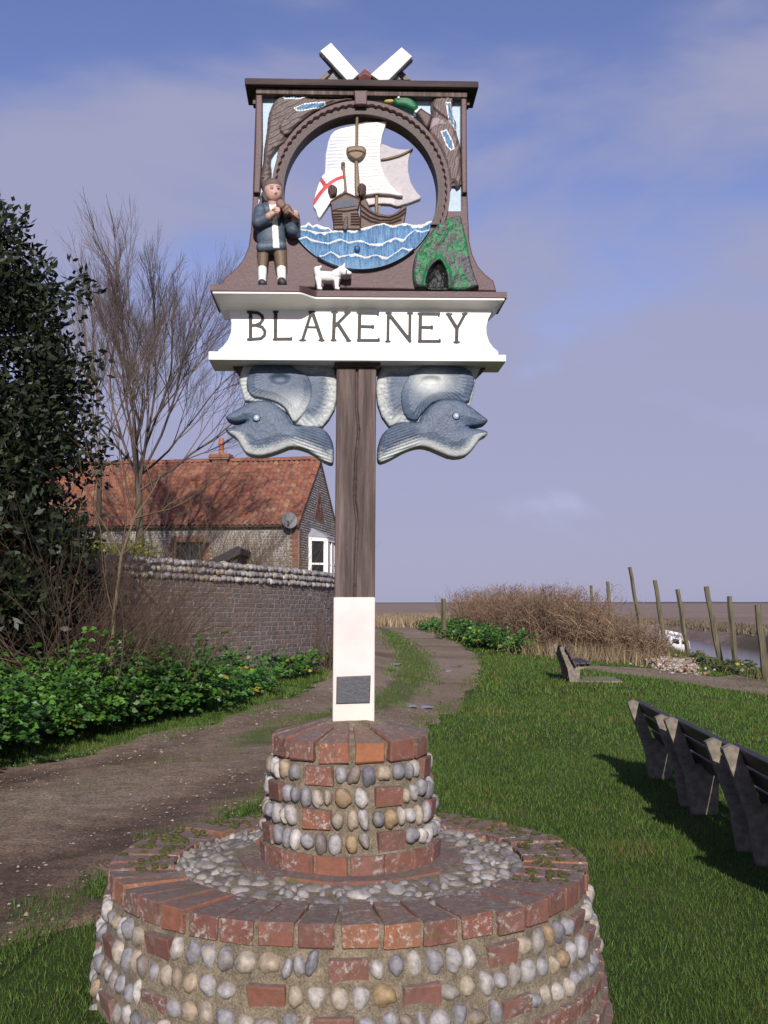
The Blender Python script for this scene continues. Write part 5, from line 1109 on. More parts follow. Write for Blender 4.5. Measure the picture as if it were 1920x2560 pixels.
tag(obj('flint_facing', A.mesh('flint_facing', True), M_FLINTA, gable), kind='stuff')
HB_ = [brick_mesh(.215, .05, .065, 200 + k) for k in range(3)]
for me in HB_: me.materials.append(M_BRICK)
def hbrick(x, y, z, parent, rz=0, sx=1.0, ry=0): 
    o = bpy.data.objects.new('brick', random.choice(HB_)); link(o, parent); o.location = (x, y, z); o.rotation_euler = (0, ry, rz); o.scale = (sx, 1, 1); return o
for k in range(36):
    z = 1.3 + k * .075
    if z > EZ - .1: break
    hbrick(-.115 - (k % 2) * .05, -.008, z, wall_long, 0, 1 + .4 * (k % 2)); hbrick(.012, .13 + (k % 2) * .05, z, gable, math.pi / 2, 1 + .4 * (k % 2))
win = empty('window', (0, 0, 0), 0, house)
for k in range(16):
    z = wz0 + .03 + k * .075
    for e, sg in ((wx0, -1), (wx1, 1)): hbrick(e + sg * (.12 + (k % 2) * .045), -.008, z, win, 0, 1 + .42 * (k % 2))
for k in range(16): hbrick(wx0 - .1 + k * .083, -.010, wz1 + .11, win, 0, 1, math.pi / 2)
M_GLASS = new_mat('window_glass')[0]; gb = M_GLASS.node_tree.nodes['Principled BSDF']; gb.inputs['Base Color'].default_value = (.012, .013, .016, 1); gb.inputs['Roughness'].default_value = .08
M_FRAME = m_plain('dark_frame', (.03, .028, .03), .6)
A = hm(); A.box(((wx0 + wx1) / 2, .16, (wz0 + wz1) / 2), (wx1 - wx0, .02, wz1 - wz0)); obj('pane', A.mesh('pane'), M_GLASS, win)
A = hm(); cxw = (wx0 + wx1) / 2
for x in (wx0 + .03, cxw, wx1 - .03): A.box((x, .125, (wz0 + wz1) / 2), (.055, .05, wz1 - wz0))
for z in (wz0 + .03, wz1 - .03): A.box((cxw, .122, z), (wx1 - wx0, .05, .055))
obj('frame', A.mesh('frame'), M_FRAME, win)
# gable: brick triangle of dove holes
dove = empty('dove_loft', (0, 0, 0), 0, house)
for k in range(15):
    z = 4.5 + k * .082; hwid = .92 * (5.72 - z) / 1.25
    if hwid < .06: break
    nb_ = max(1, round(hwid * 2 / .22))
    for j in range(nb_):
        yy = 3.35 + (j - (nb_ - 1) / 2) * (hwid * 2 / nb_)
        if abs(yy - 3.35) < .2 and 4.75 < z < 5.2: continue
        hbrick(.014, yy, z, dove, math.pi / 2, hwid * 2 / nb_ / .225)
A = hm(); A.prism([(3.15, 4.74), (3.55, 4.74), (3.35, 5.24)], lambda p, t: (t, p[0], p[1]), .001, .012); obj('opening', A.mesh('opening'), M_FRAME, dove)  # solid dark plate on the gable, its colour stands for the shade inside the hole
# white bay window on the gable
bay = empty('bay_window', (0, 0, 0), 0, house); M_WPVC = m_plain('white_frame', (.78, .77, .76), .4, .05)
b0, b1, bd = 1.55, 3.75, .62; bz0, bz1 = 1.5, 3.72
pl_ = [(0.0, b0), (bd, b0 + .32), (bd, b1 - .32), (0.0, b1)]
for i in range(3):
    (xa_, ya_), (xb_, yb_) = pl_[i], pl_[i + 1]; L_ = math.hypot(xb_ - xa_, yb_ - ya_); nseg = 1 if i != 1 else 2
    dx_, dy_ = (xb_ - xa_) / L_, (yb_ - ya_) / L_; rz = math.atan2(dy_, dx_); M3 = Matrix.Rotation(rz, 3, 'Z')
    def bb_(nm, u, z, lu, th, lz, mat, par, o_=0):
        A = Acc(); A.box((xa_ + dx_ * u + dy_ * o_, ya_ + dy_ * u - dx_ * o_, z), (lu, th, lz), M3); return obj(nm, A.mesh(nm), mat, par)
    ins = .07 if i != 1 else .02
    bb_('panel', L_ / 2, bz0 + .15, L_ - .02, .08, .9, M_WPVC, bay)
    for u in np.linspace(.06, L_ - .06, nseg + 1): bb_('mullion', u, (bz0 + bz1) / 2 + .3, .12, .12, bz1 - bz0 - .6, M_WPVC, bay)
    for k in range(nseg):
        u = (k + .5) / nseg * L_; pw_ = L_ / nseg - .16
        bb_('pane', u, (bz0 + bz1) / 2 + .32, pw_, .02, bz1 - bz0 - .66, M_GLASS, bay)
        bb_('rail', u, 2.75, pw_, .06, .07, M_WPVC, bay)
    bb_('rail', L_ / 2, bz1 - .05, L_, .13, .14, M_WPVC, bay)
A = hm(); tp_ = [(-.02, b0 - .08, bz1 + .02), (bd + .1, b0 + .24, bz1 + .02), (bd + .1, b1 - .24, bz1 + .02), (-.02, b1 + .08, bz1 + .02), (-.02, b0 + .45, bz1 + .42), (-.02, b1 - .45, bz1 + .42)]
A.add(tp_, [(0, 1, 4), (2, 3, 5)], [(1, 2, 5, 4), (3, 2, 1, 0)]); obj('lead_roof', A.mesh('lead_roof'), m_plain('lead', (.30, .31, .34), .5, .15), bay)
# roof
SLO = math.atan2(RZ_ - EZ, DW / 2); cs_, sn_ = math.cos(SLO), math.sin(SLO); OH = .28; SL = (DW / 2) / cs_ + OH
ez0 = EZ + .06
A = hm()
for sgn in (0, 1):
    f = (lambda y: y) if sgn == 0 else (lambda y: DW - y)
    V = [(-LEN - .1, f(-OH * cs_), ez0 - OH * sn_), (.06, f(-OH * cs_), ez0 - OH * sn_), (.06, f(DW / 2), ez0 + DW / 2 * math.tan(SLO)), (-LEN - .1, f(DW / 2), ez0 + DW / 2 * math.tan(SLO))]
    A.add(V + [(v[0], v[1], v[2] - .07) for v in V], None, [(0, 1, 2, 3), (7, 6, 5, 4), (0, 4, 5, 1), (1, 5, 6, 2), (2, 6, 7, 3), (3, 7, 4, 0)])
roof = obj('roof', A.mesh('roof'), m_plain('roof_boards', (.06, .035, .03), .9), house)
def pantile(seed):
    rg = np.random.default_rng(seed); k = 7; u = np.linspace(0, 1, k); xx = u * .232 - .116; prof = .030 * np.sin(u * 2 * math.pi - .5) ; L_ = .345
    V = []
    for yy, lift in ((0, .030), (L_, .004)):
        for x_, p_ in zip(xx, prof): V.append((x_, yy, p_ + lift))
    for x_, p_ in zip(xx, prof): V.append((x_, 0, p_ + .014))
    V = np.array(V) + rg.normal(0, .0025, (3 * k, 3)); F = [(i, i + 1, k + i + 1, k + i) for i in range(k - 1)] + [(2 * k + i, 2 * k + i + 1, i + 1, i) for i in range(k - 1)]
    me = npmesh('tile', V, [np.array(F)], True); me.materials.append(M_TILE); return me
TIL = [pantile(300 + k) for k in range(5)]
rows = 16; gauge = (SL - .06) / rows; cw = .207; tl_ = []
for r_ in range(rows):
    for c in range(int((LEN + .1) / cw)): tl_.append((.06 - cw * (c + .5), r_))
tl_.sort(key=lambda q: -q[0])
A = Acc()
for i, (x, r_) in enumerate(tl_):
    d = -OH - .04 + r_ * gauge; yy = d * cs_; zz = ez0 + d * sn_ + .035 + .04 * math.sin(x * .9) * .4; me = random.choice(TIL); jx = random.gauss(0, .004)
    if i < 300:
        o = bpy.data.objects.new('tile', me); link(o, roof); o.location = (x + jx, yy, zz + random.gauss(0, .003)); o.rotation_euler = (SLO + random.gauss(0, .012), random.gauss(0, .015), random.gauss(0, .01))
    else:
        V = np.empty(len(me.vertices) * 3); me.vertices.foreach_get('co', V); V = V.reshape(-1, 3)
        V = np.stack([V[:, 0] + x + jx, V[:, 1] * cs_ - V[:, 2] * sn_ + yy, V[:, 1] * sn_ + V[:, 2] * cs_ + zz + random.gauss(0, .003)], 1)
        A.add(V, None, [f.vertices[:] for f in me.polygons], np.full(3, random.random()))
tag(obj('far_tiles', A.mesh('far_tiles', True), M_TILEA, roof), kind='stuff')
for k in range(36):
    x = .06 - .2 - k * .405; A = Acc(); an = np.linspace(-.15, math.pi + .15, 8); V = []
    for xx in (-.205, .205):
        for a in an: V.append((xx, .13 * math.cos(a), .12 * math.sin(a)))
    A.add(V, None, [(i, i + 1, 9 + i, 8 + i) for i in range(7)])
    if k == 0: rme = A.mesh('ridge_tile', True); rme.materials.append(M_TILE)
    o = bpy.data.objects.new('ridge_tile', rme); link(o, roof); o.location = (x, DW / 2, ez0 + DW / 2 * math.tan(SLO) + .02 + random.gauss(0, .006))
A = hm()
V0 = (.075, -OH * cs_, ez0 - OH * sn_ - .02); A.box((.03, DW / 4 - OH * cs_ / 2, ez0 + (DW / 2 - OH * cs_) / 2 * math.tan(SLO) - .06), (.05, SL, .12), Matrix.Rotation(SLO, 3, 'X')); A.box((.03, DW - (DW / 4 - OH * cs_ / 2), ez0 + (DW / 2 - OH * cs_) / 2 * math.tan(SLO) - .06), (.05, SL, .12), Matrix.Rotation(-SLO, 3, 'X'))
obj('verge_board', A.mesh('verge_board'), m_plain('verge', (.16, .09, .06), .8), roof)
A = hm(); A.box((-LEN / 2, -.10, EZ - .06), (LEN, .12, .12)); obj('fascia', A.mesh('fascia'), M_FRAME, roof)
chim = empty('chimney', (-4.0, DW / 2, RZ_ + .05), 0, house)
for k, (w_, d_, z_) in enumerate([(.62, .5, -.05), (.62, .5, .03), (.80, .66, .11), (.86, .72, .19), (.80, .66, .27)]):
    A = hm(); A.box((0, 0, z_), (w_, d_, .075)); me = A.mesh('course'); bevel(me, .008, 1); obj('course', me, M_BRICK, chim)
A = Acc()
V = []
for z_, r_ in ((.30, .15), (.34, .12), (.68, .10), (.70, .13), (.76, .135), (.78, .11), (.95, .10)):
    for a in range(14): V.append((r_ * math.cos(a / 14 * 6.2832), r_ * math.sin(a / 14 * 6.2832), z_))
A.add(V, None, [(i * 14 + j, i * 14 + (j + 1) % 14, (i + 1) * 14 + (j + 1) % 14, (i + 1) * 14 + j) for i in range(6) for j in range(14)]); obj('chimney_pot', A.mesh('chimney_pot', True), m_plain('terracotta', (.34, .12, .06), .8), chim)
dish = empty('satellite_dish', (-.25, -.35, EZ + .02), 0, house)
A = Acc(); V = [(0, .0, 0)]
for k in range(1, 5):
    for a in range(20): r_ = .07 * k; V.append((r_ * math.cos(a / 20 * 6.2832), -.35 * r_ * r_ * 1.6, r_ * math.sin(a / 20 * 6.2832) * 1.08))
A.add(V, [(0, 1 + j, 1 + (j + 1) % 20) for j in range(20)], [(1 + i * 20 + j, 1 + (i + 1) * 20 + j, 1 + (i + 1) * 20 + (j + 1) % 20, 1 + i * 20 + (j + 1) % 20) for i in range(3) for j in range(20)])
M_DISH = m_plain('dish_grey', (.15, .145, .155), .55, .1)
o = obj('reflector', A.mesh('reflector', True), M_DISH, dish); o.rotation_euler = (R(-14), 0, R(20))
A = Acc(); A.tube([(0, .02, 0), (0, .12, -.1), (0, .30, -.55)], .02, 6); obj('mount', A.mesh('mount'), M_DISH, dish)
A = Acc(); A.tube([(0, -.03, -.26), (.02, -.28, -.06)], .012, 5); A.tube([(.02, -.25, -.08), (.02, -.33, -.03)], .03, 8); obj('feed_arm', A.mesh('feed_arm'), M_DISH, dish)
# low shed with a dark sloping roof in front of the cottage
shed = empty('shed', (-4.1, 28.0, 0.2)); tag(shed, 'low dark shed roof in front of the cottage window', 'shed')
M_TAR = m_plain('tarred_board', (.025, .022, .024), .8, .4)
A = Acc(); A.prism([(-1.1, 1.95), (.42, 2.72), (.50, 2.66), (.5, 2.52), (-1.1, 1.80)], lambda p, t: (p[0], t, p[1]), 0, 2.2); obj('roof', A.mesh('shed_roof'), M_TAR, shed)
A = Acc(); A.prism([(-.9, 0), (.4, 0), (.4, 2.55), (-.9, 1.88)], lambda p, t: (p[0], t, p[1]), .15, 2.05); obj('wall', A.mesh('shed_wall'), M_TAR, shed)

# ------------------------------------------------------------------ benches
def bench_meshes():
    ms = {}
    A = Acc(); A.prism([(-.16, .78), (-.10, .81), (-.055, .79), (.075, .41), (.44, .41), (.46, .35), (.26, .29), (.23, -.10), (.05, -.10), (.0, .30)], lambda p, t: (p[0], t, p[1]), -.042, .042); ms['leg'] = bevel(A.mesh('leg'), .008, 2)
    A = Acc(); A.prism([(.385, .31), (.47, .33), (.46, -.06), (.37, -.06)], lambda p, t: (p[0], t, p[1]), -.045, .045); ms['front_leg'] = bevel(A.mesh('front_leg'), .006, 1)
    A = Acc(); A.box((0, 0, 0), (.04, 1.72, .135)); ms['back_slat'] = bevel(A.mesh('back_slat'), .005, 1)
    A = Acc(); A.box((0, 0, 0), (.112, 1.72, .045)); ms['seat_slat'] = bevel(A.mesh('seat_slat'), .005, 1)
    for k in ('leg', 'front_leg'): ms[k].materials.append(M_CONC)
    for k in ('back_slat', 'seat_slat'): ms[k].materials.append(M_BWOOD)
    return ms
BM = bench_meshes()
def bench(x, y, rz, label, z=None):
    z = float(H(x, y)) if z is None else z; b = empty('bench', (x, y, z), rz); tag(b, label, 'bench', 'concrete and timber benches on the grass'); b.scale = (1, 1, .92)
    for yy in (.10, 1.50):
        obj('leg', BM['leg'], None, b, (0, yy, 0))
    lean = math.atan2(.215, .40)
    for k, t in enumerate((.06, .22, .38)):
        obj('back_slat', BM['back_slat'], None, b, (-.05 + t * .45 + .012, .80, .775 - t * .93 + .01), (0, -lean * .9 + 0.0, 0))
    for k in range(3): obj('seat_slat', BM['seat_slat'], None, b, (.18 + k * .125, .80, .432 + .004 * k))
    return b
ba = -math.atan2(.18, 3.34)
bench(2.395, 9.25, ba, 'farthest of the three dark slatted benches in a row at the right edge')
bench(2.31, 7.50, ba, 'middle one of the three dark slatted benches in a row at the right edge')
bench(2.225, 5.70, ba, 'nearest of the three dark slatted benches, cut off by the right edge')
fx, fy = at(1238, 1474); bench(fx - .12, fy - .1, R(-3), 'lone bench on the lawn in front of the dry hedge')
A = Acc(); A.box((0, 0, 0), (.95, 1.35, .05)); me = bevel(A.mesh('slab'), .01, 1); sx_, sy_ = at(1290, 1473)
sl_o = obj('concrete_slab', me, M_CONC, None, (sx_ + .05, sy_ + .5, float(H(sx_, sy_)) + .006), (0, 0, R(-3))); tag(sl_o, 'flat concrete slab set in the grass in front of the lone bench', 'slab')

# ------------------------------------------------------------------ mooring posts, boat, post, rubble
zo = lambda x, y: (1080 + x / (1659 / 840), 1380 + y / (1659 / 840))
MP = [((785, 165), (812, 500), 62, 'shortest looking mooring post tip showing above the left of the dry hedge', .15), ((866, 145), (900, 470), 55, 'mooring post rising out of the right end of the dry hedge', .16),
      ((976, 74), (1036, 420), 49, 'tallest of the mooring posts, just right of the dry hedge', .15), ((1101, 139), (1156, 500), 43, 'mooring post standing in front of the white boat', .15), ((1213, 184), (1266, 520), 39, 'mooring post just right of the white boat', .14),
      ((1355, 170), (1430, 575), 34, 'leaning mooring post, fourth from the right edge counting the stump', .15), ((1467, 218), (1502, 575), 33, 'mooring post with a small white notice near its foot', .14), ((1607, 260), (1650, 630), 27.5, 'mooring post at the right edge of the picture', .15)]
for k, (tp1, bt, D, lab, wd) in enumerate(MP):
    tx, ty = zo(*tp1); bx_, by_ = zo(*bt); a, b_, c = ray(tx, ty); t1 = D / b_; top = Vector((a * t1, D, CZ + c * t1)); a, b_, c = ray(bx_, by_); t2 = (D + .02) / b_; bot = Vector((a * t2, D + .02, CZ + c * t2))
    d = (bot - top).normalized(); bot = bot + d * .0; gz = float(H(bot.x, bot.y))
    bot = top + d * max((bot - top).length, (top.z - gz + .3) / abs(d.z))
    p = empty('mooring_post', bot); tag(p, lab, 'post', 'mooring posts along the creek')
    A = Acc(); P = np.linspace(np.array(bot - bot), np.array(top - bot), 9); P[:, 0] += .012 * np.sin(np.arange(9) * 1.7 + k); r_ = wd * .5 * np.linspace(1.12, .92, 9); A.tube(P, r_ * 1.15, 7 if k % 2 else 4)
    me = A.mesh('shaft'); obj('shaft', me, M_MOOR, p)
    if k == 6:
        q = bot.lerp(top, .14) - bot; A = Acc(); A.box((q.x, q.y - .11, q.z), (.15, .012, .22)); n_ = obj('notice', A.mesh('notice'), M_WHITE, p)
tx, ty = zo(1325, 485); a, b_, c = ray(tx, ty); D = 38; A = Acc(); p = Vector((a * D / b_, D, CZ + c * D / b_)); gz = min(float(H(p.x, p.y)), -.9)
st_ = obj('stump', None or (lambda A: (A.tube([(0, 0, gz - p.z - .2), (0, 0, -.02), (0, 0, 0)], [.14, .13, .11], 8), A.mesh('stump'))[1])(A), M_MOOR, None, p); tag(st_, 'short wooden stump between the leaning posts on the creek edge', 'stump')
# timber post by the track
x, y = at(958, 1383); A = Acc(); A.tube([(0, 0, -.2), (.01, 0, .9), (.0, 0, 1.72), (0, 0, 1.76)], [.10, .10, .095, .07], 4)
tag(obj('timber_post', A.mesh('timber_post'), M_MOOR, None, (x, y, float(H(x, y)))), 'square grey timber post beside the track before the hedge', 'post')
# boat
boat = empty('motor_boat', (0, 0, 0)); tag(boat, 'small white cabin boat aground in the creek behind a mooring post', 'boat')
M_GRP = m_plain('white_hull', (.72, .72, .73), .3, .06); M_BLUE = m_plain('antifoul', (.10, .10, .16), .7)
st = np.linspace(0, 1, 12); V = []; kk = 7
for s in st:
    hb = .85 * (1 - s ** 4.5) * (.92 + .08 * math.sin(s * 3)); dep = .72 + .18 * s ** 2; x_ = -1.9 + 3.5 * s
    for j in range(kk):
        u = j / (kk - 1); V.append((x_ + .35 * s * u, -hb * (u ** .55) * (1 if True else 0), dep * u ** 1.4 * 1.0 + .22 * s ** 2 * (1 - u)))
n_ = len(V); V = V + [(v[0], -v[1], v[2]) for v in V]; F = [(i * kk + j, (i + 1) * kk + j, (i + 1) * kk + j + 1, i * kk + j + 1) for i in range(11) for j in range(kk - 1)]; F += [tuple(n_ + q for q in f[::-1]) for f in F]
F += [(i * kk + kk - 1, (i + 1) * kk + kk - 1, n_ + (i + 1) * kk + kk - 1, n_ + i * kk + kk - 1) for i in range(11)] + [(j, j + 1, n_ + j + 1, n_ + j) for j in range(kk - 1)]
A = Acc(); A.add(V, None, F); obj('hull', A.mesh('hull', True), M_GRP, boat)
A = Acc(); A.prism([(-.6, .70), (1.15, .80), (.98, 1.22), (.35, 1.32), (.05, 1.62), (-.6, 1.66)], lambda p, t: (p[0], t * (1 - .22 * max(0, p[1] - .8)), p[1]), -.62, .62); me = A.mesh('cabin'); bevel(me, .04, 2); cabin = obj('cabin', me, M_GRP, boat)
for sg in (-1, 1):
    A = Acc(); A.prism([(sg * .07, 0), (sg * .50, 0), (sg * .46, .24), (sg * .07, .26)], lambda p, t: (1.105 - p[1] * .405 + t, p[0], .90 + p[1]), 0, .03); obj('window', A.mesh('window'), M_GLASS, cabin)
    for x0_, x1_ in ((-.1, .35), (.45, .82)):
        A = Acc(); A.prism([(x0_, .98), (x1_, 1.0), (x1_ - .06, 1.14), (x0_ + .05, 1.20)], lambda p, t: (p[0], t * (1 - .22 * max(0, p[1] - .8)), p[1]), sg * .612, sg * .63); obj('window', A.mesh('window'), M_GLASS, cabin)
A = Acc(); A.add([(.33, -.50, 1.35), (.33, .50, 1.35), (-.03, .44, 1.60), (-.03, -.44, 1.60)], None, [(0, 1, 2, 3)]); V = A.V[0] + np.array((.02, 0, .02)); A2 = Acc(); A2.add(np.vstack([V, V - (.015, 0, .012)]), None, [(0, 1, 2, 3), (7, 6, 5, 4), (0, 4, 5, 1), (1, 5, 6, 2), (2, 6, 7, 3), (3, 7, 4, 0)]); obj('windscreen', A2.mesh('windscreen'), m_plain('screen_glass', (.30, .33, .38), .1, .05), cabin)
motor = empty('outboard_motor', (-2.1, 0, .75), 0, boat)
A = Acc(); A.box((-.1, 0, .30), (.34, .26, .34)); me = A.mesh('cowl'); bevel(me, .06, 2); obj('cowl', me, M_FRAME, motor)
A = Acc(); A.tube([(-.08, 0, .15), (-.15, 0, -.4), (-.18, 0, -.7)], [.06, .05, .04], 6); obj('shaft', A.mesh('motor_shaft'), M_FRAME, motor)
a, b_, c = ray(*zo(1192, 518)); D = 58.0; boat.location = (a * D / b_ - .28, D, -1.56); boat.rotation_euler = (R(-12), R(-3), R(-76)); boat.scale = (.92, .92, 1.0)
# rubble heap by the hedge
rub = []; A = Acc(); rx_, ry_ = at(1448, 1440)
RPTS = []
for k in range(900):
    u = random.random(); q = at(1395 + 90 * u + random.gauss(0, 10), 1418 + 36 * u + random.gauss(0, 5)) if k < 90 else None
    if q: RPTS.append(q)
RP = np.array(RPTS); RUBM = [pebble_mesh(180 + k, 5, 4) for k in range(6)]
for k in range(1300):
    p = RP[random.randrange(len(RP))] + RNG.normal(0, .22, 2); s = abs(random.gauss(.0, .035)) + .018; me = RUBM[k % 6]; V = np.empty(len(me.vertices) * 3); me.vertices.foreach_get('co', V); V = V.reshape(-1, 3)
    V = np.sign(V) * np.abs(V) ** .8 * (s, s * .8, s * .65); an = random.uniform(0, 6.28); V = np.stack([V[:, 0] * math.cos(an) - V[:, 1] * math.sin(an), V[:, 0] * math.sin(an) + V[:, 1] * math.cos(an), V[:, 2]], 1)
    col = random.choice([(.30, .25, .20), (.38, .35, .31), (.27, .15, .10), (.22, .18, .15), (.42, .39, .37)])
    A.add(V + (p[0], p[1], float(H(p[0], p[1])) + random.uniform(0, .20) * (k % 3 > 0)), [f.vertices[:] for f in me.polygons if len(f.vertices) == 3], [f.vertices[:] for f in me.polygons if len(f.vertices) == 4], np.array(col))
rb = obj('rubble', A.mesh('rubble'), M_ATTR); tag(rb, 'pale heap of broken brick and flint rubble at the hedge end', 'rubble', kind='stuff')

# ------------------------------------------------------------------ vegetation
def quads(P, Dx, Nrm, ln, wd, col, bend=0.0):
    """leaf shaped quads: P base (n,3), Dx axis, Nrm side axis; ln, wd (n,)"""
    n = len(P); tip = P + Dx * ln[:, None]; mid = P + Dx * (ln * .48)[:, None]
    V = np.stack([P, mid + Nrm * (wd / 2)[:, None], tip, mid - Nrm * (wd / 2)[:, None]], 1).reshape(-1, 3); F = np.arange(4 * n).reshape(-1, 4)
    return V, F, np.repeat(col, 4, 0)
def unit(v): return v / (np.linalg.norm(v, axis=-1, keepdims=True) + 1e-9)
def inpoly(P, poly):
    ins = np.zeros(len(P), bool); q = np.asarray(poly); x, y = P[:, 0], P[:, 1]
    for i in range(len(q)):
        ax, ay = q[i]; bx, by = q[(i + 1) % len(q)]
        c = ((ay > y) != (by > y)) & (x < (bx - ax) * (y - ay) / (by - ay + 1e-12) + ax); ins ^= c
    return ins
# --- lawn
def lawn():
    Vs, Fs, Cs = [], [], []; off = 0
    for (x0, x1, y0, y1, dens, hh, ww) in [(-3.0, 2.9, 2.2, 5.2, 7000, .038, .0034), (-3.2, 3.2, 5.2, 8.0, 5200, .040, .0042), (-4, 5, 8, 13, 2200, .045, .007), (-4, 8.5, 13, 20, 700, .055, .013), (-4, 10.5, 20, 34, 190, .08, .025), (-1.5, 11, 34, 60, 40, .10, .05)]:
        n = int((x1 - x0) * (y1 - y0) * dens); P = np.stack([RNG.uniform(x0, x1, n), RNG.uniform(y0, y1, n)], 1)
        vis = np.abs(P[:, 0]) < P[:, 1] * .37 + .35; P = P[vis]
        jx = .30 * (fbm(P[:, 1] * 1.6, P[:, 0] * 0, 2, 6) - .5) * 2; J = P - np.stack([jx, jx * 0], 1)
        tr = on_track(J); pt = inpoly(P, PATH_POLY)
        d = np.hypot(P[:, 0] - PX_, (P[:, 1] - PY_) / 1.05)
        el, er = edge_l(J[:, 1]), edge_r(J[:, 1]); uu = (J[:, 0] - el) / np.maximum(er - el, .1); wd_ = np.minimum(J[:, 0] - el, er - J[:, 0])
        fring = tr & (wd_ < .16 * (.3 + 1.4 * fbm(P[:, 0] * 3, P[:, 1] * 3, 71, 3))) & (RNG.random(len(P)) < .5)
        keep = (~tr | fring) & (~pt | (RNG.random(len(P)) < .08)) & (d > .86) & (P[:, 0] < creek_near(P[:, 1]) + .9)
        farq = P[:, 1] > 10; lim = np.where(farq, .17, .13) * (.35 + 1.2 * fbm(P[:, 0] * .9, P[:, 1] * .9, 21, 3))
        tk = tr & (np.abs(uu - strip_c(P[:, 1])) < lim) & (RNG.random(len(P)) < np.where(farq, .85, .16)) & (d > .86)
        P = P[keep | tk]; n = len(P)
        patch = fbm(P[:, 0] * 1.2, P[:, 1] * 1.2, 17, 4); h = hh * RNG.uniform(.45, 1.25, n) * (.55 + .9 * patch)
        z = H(P[:, 0], P[:, 1]) + np.where(on_track(P), .022, 0); B = np.c_[P, z - .004]; an = RNG.uniform(0, 2 * math.pi, n); lean = RNG.uniform(.15, .75, n)
        side = np.stack([np.cos(an), np.sin(an), np.zeros(n)], 1); an2 = RNG.uniform(0, 2 * math.pi, n); ld = np.stack([np.cos(an2) * lean, np.sin(an2) * lean, np.ones(n)], 1); ld = unit(ld)
        w_ = ww * RNG.uniform(.7, 1.3, n); tip = B + ld * h[:, None]
        V = np.stack([B - side * w_[:, None] / 2, B + side * w_[:, None] / 2, tip], 1).reshape(-1, 3); F = np.arange(3 * n).reshape(-1, 3)
        base = np.array((.080, .152, .022))[None] * RNG.uniform(.55, 1.35, (n, 1)); dry = RNG.random(n) < (.035 + .22 * sstep(.56, .76, patch)); base[dry] = np.array((.17, .14, .065)) * RNG.uniform(.6, 1.2, (dry.sum(), 1)); yl = np.clip((patch - .5) * 2, 0, .5)[:, None]; base = base * (1 - yl) + base * np.array((1.35, 1.02, .9)) * yl
        Vs.append(V); Fs.append(F + off); Cs.append(np.repeat(base, 3, 0)); off += len(V)
    me = npmesh('grass', np.concatenate(Vs), [np.concatenate(Fs)], False, np.concatenate(Cs)); return me
tag(obj('grass', lawn(), M_GRASS), 'short green grass of the lawn and verges', 'grass', kind='stuff')
# --- gravel lying on the track
def gravel():
    n = 4200; P = np.stack([RNG.uniform(-4.2, 1.8, n * 6), RNG.uniform(3.0, 17, n * 6)], 1); P = P[on_track(P)]; P = P[:n]; n = len(P); s = np.abs(RNG.normal(.0, .0055, n)) + .003
    O = np.array([(1, 0, 0), (-1, 0, 0), (0, 1, 0), (0, -1, 0), (0, 0, 1), (0, 0, -1)], float); F = np.array([(0, 2, 4), (2, 1, 4), (1, 3, 4), (3, 0, 4)])
    V = O[None] * RNG.uniform(.6, 1.4, (n, 6, 1)) * s[:, None, None] * np.array((1, 1, .6)); an = RNG.uniform(0, 6.28, n); c, q = np.cos(an)[:, None], np.sin(an)[:, None]
    V = np.stack([V[..., 0] * c - V[..., 1] * q, V[..., 0] * q + V[..., 1] * c, V[..., 2]], -1); V += np.c_[P, H(P[:, 0], P[:, 1]) + .026][:, None, :]
    col = np.array([(.24, .20, .17), (.20, .16, .14), (.34, .30, .27), (.14, .11, .10), (.22, .16, .11)])[RNG.integers(0, 5, n)]
    return npmesh('gravel', V.reshape(-1, 3), [(F[None] + (np.arange(n) * 6)[:, None, None]).reshape(-1, 3)], False, np.repeat(col, 6, 0))
tag(obj('gravel', gravel(), M_ATTR), 'loose stones scattered over the track', 'gravel', kind='stuff')
# --- leafy green undergrowth (rosettes of leaflets on stems)
def leafy(name, centres, height, spread, nros, leaflet, cols, label, cat, kind='stuff', group=None, yellow=0.02):
    Vs, Fs, Cs = [], [], []; off = 0; A = Acc()
    nC = len(centres)
    for ci in range(nC):
        cx, cy, sc = centres[ci]; gz = float(H(cx, cy))
        for k in range(nros):
            a = random.uniform(0, 6.28); rr = spread * math.sqrt(random.random()) * sc; hz = height * sc * (1 - .55 * (rr / (spread * sc)) ** 2) * random.uniform(.35, 1.05)
            c = np.array((cx + rr * math.cos(a), cy + rr * math.sin(a), gz + hz)); m_ = random.randint(7, 12); ph = np.arange(m_) * 2.399 + random.uniform(0, 6); el = RNG.uniform(-.35, .5, m_)
            outw = np.array((math.cos(a), math.sin(a), 0)) * .35
            D_ = unit(np.stack([np.cos(ph) * np.cos(el), np.sin(ph) * np.cos(el), np.sin(el)], 1) + outw); sd = unit(np.cross(D_, np.array((0.05, -.75, .75)) + RNG.normal(0, .38, (m_, 3)))); ln = leaflet * RNG.uniform(.6, 1.25, m_); wd = ln * RNG.uniform(.55, .8, m_)
            P = c + D_ * (ln * .25)[:, None]; col = np.array(cols[random.randrange(len(cols))]) * RNG.uniform(.65, 1.3, (m_, 1))
            if random.random() < yellow: col = np.array((.34, .30, .03)) * RNG.uniform(.7, 1.2, (m_, 1))
            V, F, C = quads(P, D_, sd, ln, wd, col); V[2::4, 2] -= ln * .15; Vs.append(V); Fs.append(F + off); Cs.append(C); off += len(V)
    me = npmesh(name, np.concatenate(Vs), [np.concatenate(Fs)], False, np.concatenate(Cs)); o = obj(name, me, M_LEAF); tag(o, label, cat, group, kind); return o
GC = [(.056, .150, .016), (.042, .115, .014), (.080, .190, .022), (.028, .080, .011)]
ev = []
